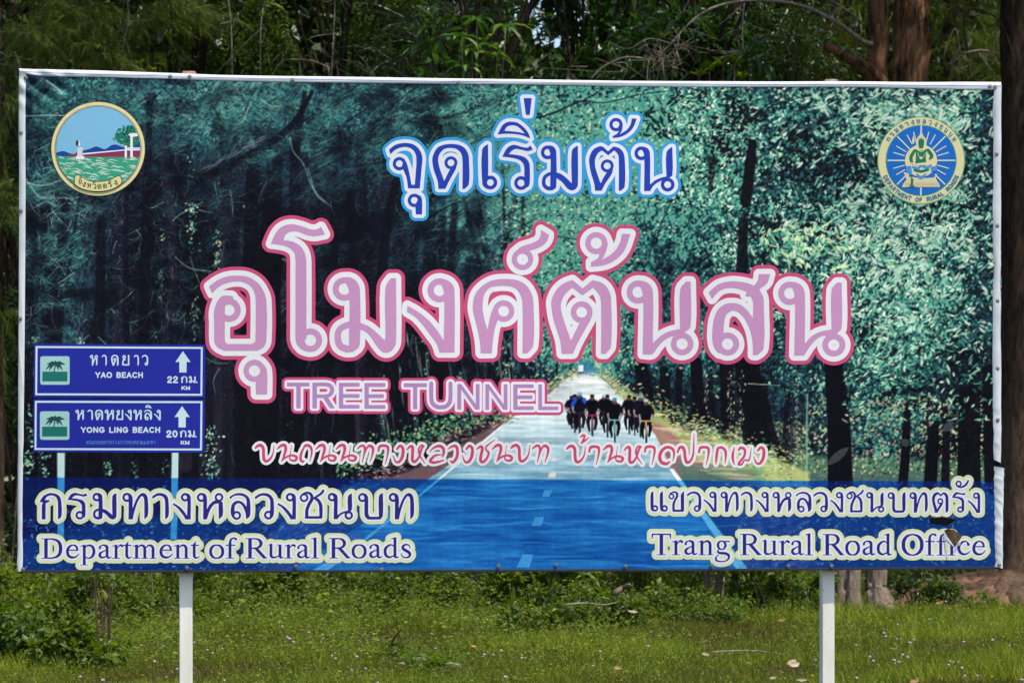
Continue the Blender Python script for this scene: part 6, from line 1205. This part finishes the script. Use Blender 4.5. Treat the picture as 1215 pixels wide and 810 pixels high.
# fern fronds by the left post
t = tag(empty('fern', (at(338, 0, 26.8).x, 26.8, 0)), 'fern with arching fronds below the hem, in front of the lime creeper', 'plant'); P_, D_, sp = [], [], []
for a, b_ in (((345, 712), (328, 684)), ((345, 712), (345, 680)), ((345, 712), (362, 688)), ((345, 712), (318, 698))):
    for u in np.linspace(.15, 1, 14):
        c = np.array(V3(a[0] * (1 - u) + b_[0] * u, a[1] * (1 - u) + b_[1] * u - 6 * math.sin(u * 3.1), 26.8 - .2 * u))
        for s in (-1, 1): P_.append(c); D_.append([s * .9, -.2, .25])
    sp.append(([V3(*a, 26.8), V3((a[0] + b_[0]) / 2, (a[1] + b_[1]) / 2 - 6, 26.7), V3(*b_, 26.6)], [.005, .004, .002]))
n_ = len(P_); V, F_, tn = leaves(np.array(P_), np.array(D_), np.tile([0, -.5, 1.0], (n_, 1)), rs.uniform(.08, .14, n_), np.full(n_, .016), np.clip(rs.normal(.5, .2, n_), 0, 1), 'lance', .5)
limbs('stem', sp, twig_m, t, 5, .05, 95); foliage('foliage', [(V, F_, tn)], mid_leaf, t)

# 7. grass and ground cover
r_ = np.random.default_rng(200); n_ = 620000
Yg = 15.5 + (36 - 15.5) * r_.random(n_) ** 1.25; Xg = r_.uniform(-1, 1, n_) * (Yg * .23 + 1.6)
pat = noise(400, 500, 26, 77, 3); pat2 = noise(400, 500, 7, 78, 2)
pj = np.clip((Yg - 15) * 22, 0, 499).astype(int); pi_ = np.clip((Xg + 10.5) * 19, 0, 399).astype(int); pv, pv2 = pat[pj, pi_], pat2[pj, pi_]
ok = (pv2 + r_.normal(0, .10, n_) > .38) & ~((Xg > 4.1) & (Yg > 26.6) & (r_.random(n_) < .93)) & ~((Yg > 28.0) & (r_.random(n_) < .5))
Xg, Yg, pv, pv2 = Xg[ok], Yg[ok], pv[ok], pv2[ok]; n_ = len(Xg)
hgtk = .062 + .10 * np.clip(pv - .42, 0, 1) * 2.5; d = r_.normal(0, .55, (n_, 3)); d[:, 2] = np.abs(d[:, 2]) * .5 + .75
V, F_, tn = leaves(np.stack([Xg, Yg, hgt(Xg, Yg) - .004], -1), d, r_.normal(0, 1, (n_, 3)), hgtk * r_.uniform(.5, 1.5, n_), r_.uniform(.005, .011, n_) * (Yg / 20), np.clip(r_.normal(.42, .2, n_) + (pv - .5) * 1.3 + (pv2 - .5) * .7 + (r_.random(n_) < .06) * .5, 0, 1), 'blade', .5)
tag(link('grass', npmesh('grass', V, F_, tn), grass_m), 'short rough grass under and behind the billboard', 'grass', kind='stuff')
n_ = 260000; Yg = 16 + 12.5 * r_.random(n_) ** 1.2; Xg = r_.uniform(-1, 1, n_) * (Yg * .23 + 1.4); pj = np.clip((Yg - 15) * 22, 0, 499).astype(int); pi_ = np.clip((Xg + 10.5) * 19, 0, 399).astype(int); pv = pat[pj, pi_]
u = HX + Xg / Yg * F; lft = np.clip((950 - u) / 300, .3, 1) * np.clip((Yg - 17.5) / 4, .3, 1)
ok = (pv + r_.normal(0, .12, n_) > .44) & (r_.random(n_) < lft) & ~((Xg > 4.1) & (Yg > 26.6)); Xg, Yg, pv, lft, pt = Xg[ok], Yg[ok], pv[ok], lft[ok], pat2[pj, pi_][ok]; n_ = len(Xg)
d = r_.normal(0, 1, (n_, 3)); d[:, 2] = np.abs(d[:, 2]) * .3; nr = r_.normal(0, .35, (n_, 3)); nr[:, 2] += 1; nr[:, 1] -= .3
tall = np.clip((pt - .5) * 4, 0, 1) * np.clip((lft - .3) * 1.6, 0, 1); zz2 = hgt(Xg, Yg) + r_.uniform(.03, .12, n_) + (.10 * np.clip((Yg - 20) / 6, 0, 1) + .34 * tall) * r_.random(n_)
V, F_, tn = leaves(np.stack([Xg, Yg, zz2], -1), d, nr, r_.uniform(.014, .036, n_) * (1 + .8 * tall), r_.uniform(.009, .020, n_) * (1 + .8 * tall), np.clip(r_.normal(.5, .26, n_) + (r_.random(n_) < .05) * .5, 0, 1), 'diamond', .3)
tag(link('creeping_weeds', npmesh('creeping_weeds', V, F_, tn), cover_leaf), 'low small leaved weeds mixed into the grass', 'ground cover', kind='stuff')

# 8. flowers, fallen leaves, sticks
pink = plain('pink_petal', (.50, .33, .44), .7, .2, 60, 0, .2); stalk = plain('flower_stalk', (.10, .14, .03), .7)
FL = [(x / 4.763, 640 + y / 4.763) for x, y in ((358, 412), (595, 470), (218, 562), (15, 555), (70, 600), (472, 568), (655, 588), (922, 600), (982, 380), (452, 775), (582, 793), (872, 688), (1000, 730), (620, 632), (215, 432))]
FL += [(225 + x / 5.65, 670 + y / 5.65) for x, y in ((30, 518), (118, 570), (152, 590), (218, 562), (232, 772), (255, 347), (417, 333), (430, 352), (545, 327), (620, 412), (652, 482), (668, 494), (697, 514), (735, 518), (798, 453), (886, 428), (895, 492), (962, 464), (972, 300), (950, 550), (955, 607), (976, 628), (1148, 576), (1122, 615), (1085, 703), (1180, 694))]
FL += [(440 + x / 5.65, 670 + y / 5.65) for x, y in ((432, 560), (580, 668), (762, 600), (820, 600), (875, 574), (1012, 622), (902, 750), (715, 360), (45, 788))] + [(655 + x / 5.65, 670 + y / 5.65) for x, y in ((462, 288), (335, 333), (72, 386), (646, 543), (320, 580), (275, 676))]
FL += [(860 + x / 5.783, 670 + y / 5.783) for x, y in ((902, 548), (994, 630), (1018, 658), (623, 652), (905, 775))] + [(1035 + x / 5.783, 670 + y / 5.783) for x, y in ((175, 407), (80, 468), (90, 490), (168, 508), (285, 510), (258, 533), (150, 653), (184, 665), (243, 632), (208, 615), (625, 528), (826, 514), (940, 552), (590, 664), (522, 686), (617, 706), (722, 758), (633, 760), (393, 372), (1025, 788), (505, 250))]
bm = bmesh.new(); bmesh.ops.create_icosphere(bm, subdivisions=2, radius=.0108); rr_ = random.Random(4)
for v in bm.verts: v.co *= rr_.uniform(.7, 1.25); v.co.z *= .85
me_h = bpy.data.meshes.new('flower_head'); bm.to_mesh(me_h); bm.free(); me_h.materials.append(pink)
V, f4, f3 = tube([(0, 0, -.16), (.006, 0, -.08), (0, 0, 0)], [.002, .002, .0015], 5); me_s = npmesh('stem', V, [f4, f3]); me_s.materials.append(stalk)
for px, py in FL:
    g = ground_at(px, py, .13); e = tag(empty('pink_flower', (g.x, g.y, g.z)), 'small round pink flower on a thin stem in the grass', 'flower', 'pink flowers scattered over the grass'); k = random.Random(px).uniform(.7, 1.15); e.scale = (k, k, k) ; e.rotation_euler = (0, 0, px)
    for nm, me in (('flower_head', me_h), ('stem', me_s)):
        o = bpy.data.objects.new(nm, me); COL.objects.link(o); o.parent = e
dry = plain('dry_leaf', (.27, .17, .09), .8, .25, 30, .2, .1); pale = plain('pale_leaf', (.34, .29, .21), .85, .15, 26, .3, .05, dirt=(.17, .14, .10)); orange = plain('orange_leaf', (.55, .24, .03), .6, .2, 30)
def fallen(px, py, L, W, mat, lb, seed, rot=None, curl=.3, z=.05):
    r_ = random.Random(seed); g = ground_at(px, py, z); a = r_.uniform(-.5, .5) if rot is None else rot; bm = bmesh.new(); rows = []
    for i in range(9):
        u = i / 8; w_ = W * (math.sin(math.pi * min(1, u * .93 + .05)) ** .8) * r_.uniform(.65, 1.1); rows.append([bm.verts.new((L * (u - .5), s * w_ * .5, curl * L * (.8 * (u - .5) ** 2) + curl * w_ * .45 * abs(s) + r_.uniform(-.002, .002))) for s in (-1, -.5, 0, .5, 1)])
    for i in range(8):
        for j in range(4): bm.faces.new((rows[i][j], rows[i + 1][j], rows[i + 1][j + 1], rows[i][j + 1]))
    me = bpy.data.meshes.new('fallen_leaf'); bm.to_mesh(me); bm.free(); me.materials.append(mat); o = bpy.data.objects.new('fallen_leaf', me); COL.objects.link(o); o.location = (g.x, g.y, z); o.rotation_euler = (R(r_.uniform(20, 50)), r_.uniform(-.25, .25), a)
    sm = o.modifiers.new('thickness', 'SOLIDIFY'); sm.thickness = .0015; tag(o, lb, 'leaf', 'dry leaves lying on the grass')
S5 = 5.783
for i, (px, py, L, W, mt, lb, rot) in enumerate(((860 + 390 / S5, 670 + 378 / S5, .10, .05, dry, 'tan fallen leaf in the grass left of the right post', -.2), (860 + 470 / S5, 670 + 680 / S5, .095, .09, pale, 'large pale fallen leaf left of the right post', .3), (860 + 330 / S5, 670 + 775 / S5, .07, .04, pale, 'greyish small fallen leaf at the bottom edge of the grass', .1), (860 + 530 / S5, 670 + 790 / S5, .11, .035, pale, 'long pale fallen leaf near the foot of the right post', -.2), (860 + 850 / S5, 670 + 482 / S5, .07, .03, dry, 'narrow tan fallen leaf right of the right post', 0),
        (1035 + 545 / S5, 670 + 662 / S5, .075, .05, pale, 'curled grey fallen leaf among pink flowers at the right', .6), (1035 + 290 / S5, 670 + 798 / S5, .10, .05, dry, 'brown fallen leaf at the bottom edge on the right', .1), (1035 + 145 / S5, 670 + 573 / S5, .09, .03, dry, 'thin brown fallen leaf between pink flowers', 0), (1035 + 740 / S5, 670 + 578 / S5, .06, .03, dry, 'small tan fallen leaf toward the right edge', .2), (1035 + 460 / S5, 670 + 262 / S5, .14, .06, dry, 'reddish fallen leaf at the edge of the red soil', .5),
        (655 + 440 / 5.65, 670 + 690 / 5.65, .085, .055, dry, 'crumpled tan fallen leaf under the middle of the billboard', .2), (655 + 1030 / 5.65, 670 + 600 / 5.65, .085, .05, pale, 'pale tan fallen leaf at the end of the long twig', 0), (655 + 66 / 5.65, 670 + 214 / 5.65, .05, .04, orange, 'orange fallen leaf caught in the bushy shrub', 1.2), (655 + 540 / 5.65, 670 + 315 / 5.65, .12, .06, pale, 'grey fallen leaf caught in the low shrub', .1), (440 + 690 / 5.65, 670 + 545 / 5.65, .06, .04, orange, 'yellow orange fallen leaf below the bushy shrub', .2), (440 + 25 / 5.65, 670 + 570 / 5.65, .05, .03, orange, 'yellow fallen leaf left of the dark stick', .1))):
    k = 1.0 if i == 1 else .72; fallen(px, py, L * k, W * k, mt, lb, 300 + i, rot, .35, .07 if i not in (12, 13) else .3)
twig_pale = plain('pale_twig', (.30, .27, .23), .85, .3, 40, .3, .1, dirt=(.10, .085, .06))
def stick(name, pts, rad, mat, lb, z=.07):
    g = [ground_at(a, b_, z + dz) for a, b_, dz in pts]; t = tubes(name, [([tuple(q_) for q_ in g], [rad] * (len(g) - 1) + [rad * .6])], mat, None, 7, .1, 5); tag(t, lb, 'stick', 'sticks lying on the ground')
    c_ = g[0]; 
    for v in t.data.vertices: v.co -= c_
    t.location = c_
stick('fallen_twig', [(655 + 1070 / 5.65, 773, 0), (875, 771.5, 0), (900, 772, 0), (930, 776, 0)], .0055, twig_pale, 'long pale twig lying in the grass left of the right post')
stick('fallen_twig', [(671, 716.5, .25), (695, 715, .25), (715, 717, .25), (731, 714.5, .25)], .0055, twig_pale, 'white bare twig lying across the low shrub')
stick('dark_stick', [(459, 770, 0), (467, 758, .1), (477, 745, .22)], .008, bark_dark, 'short black stick leaning in the grass')
stick('log_stub', [(731, 702, .3), (738, 698, .3), (746, 693, .36)], .028, bark_grey, 'short brown log end among the shrubs')
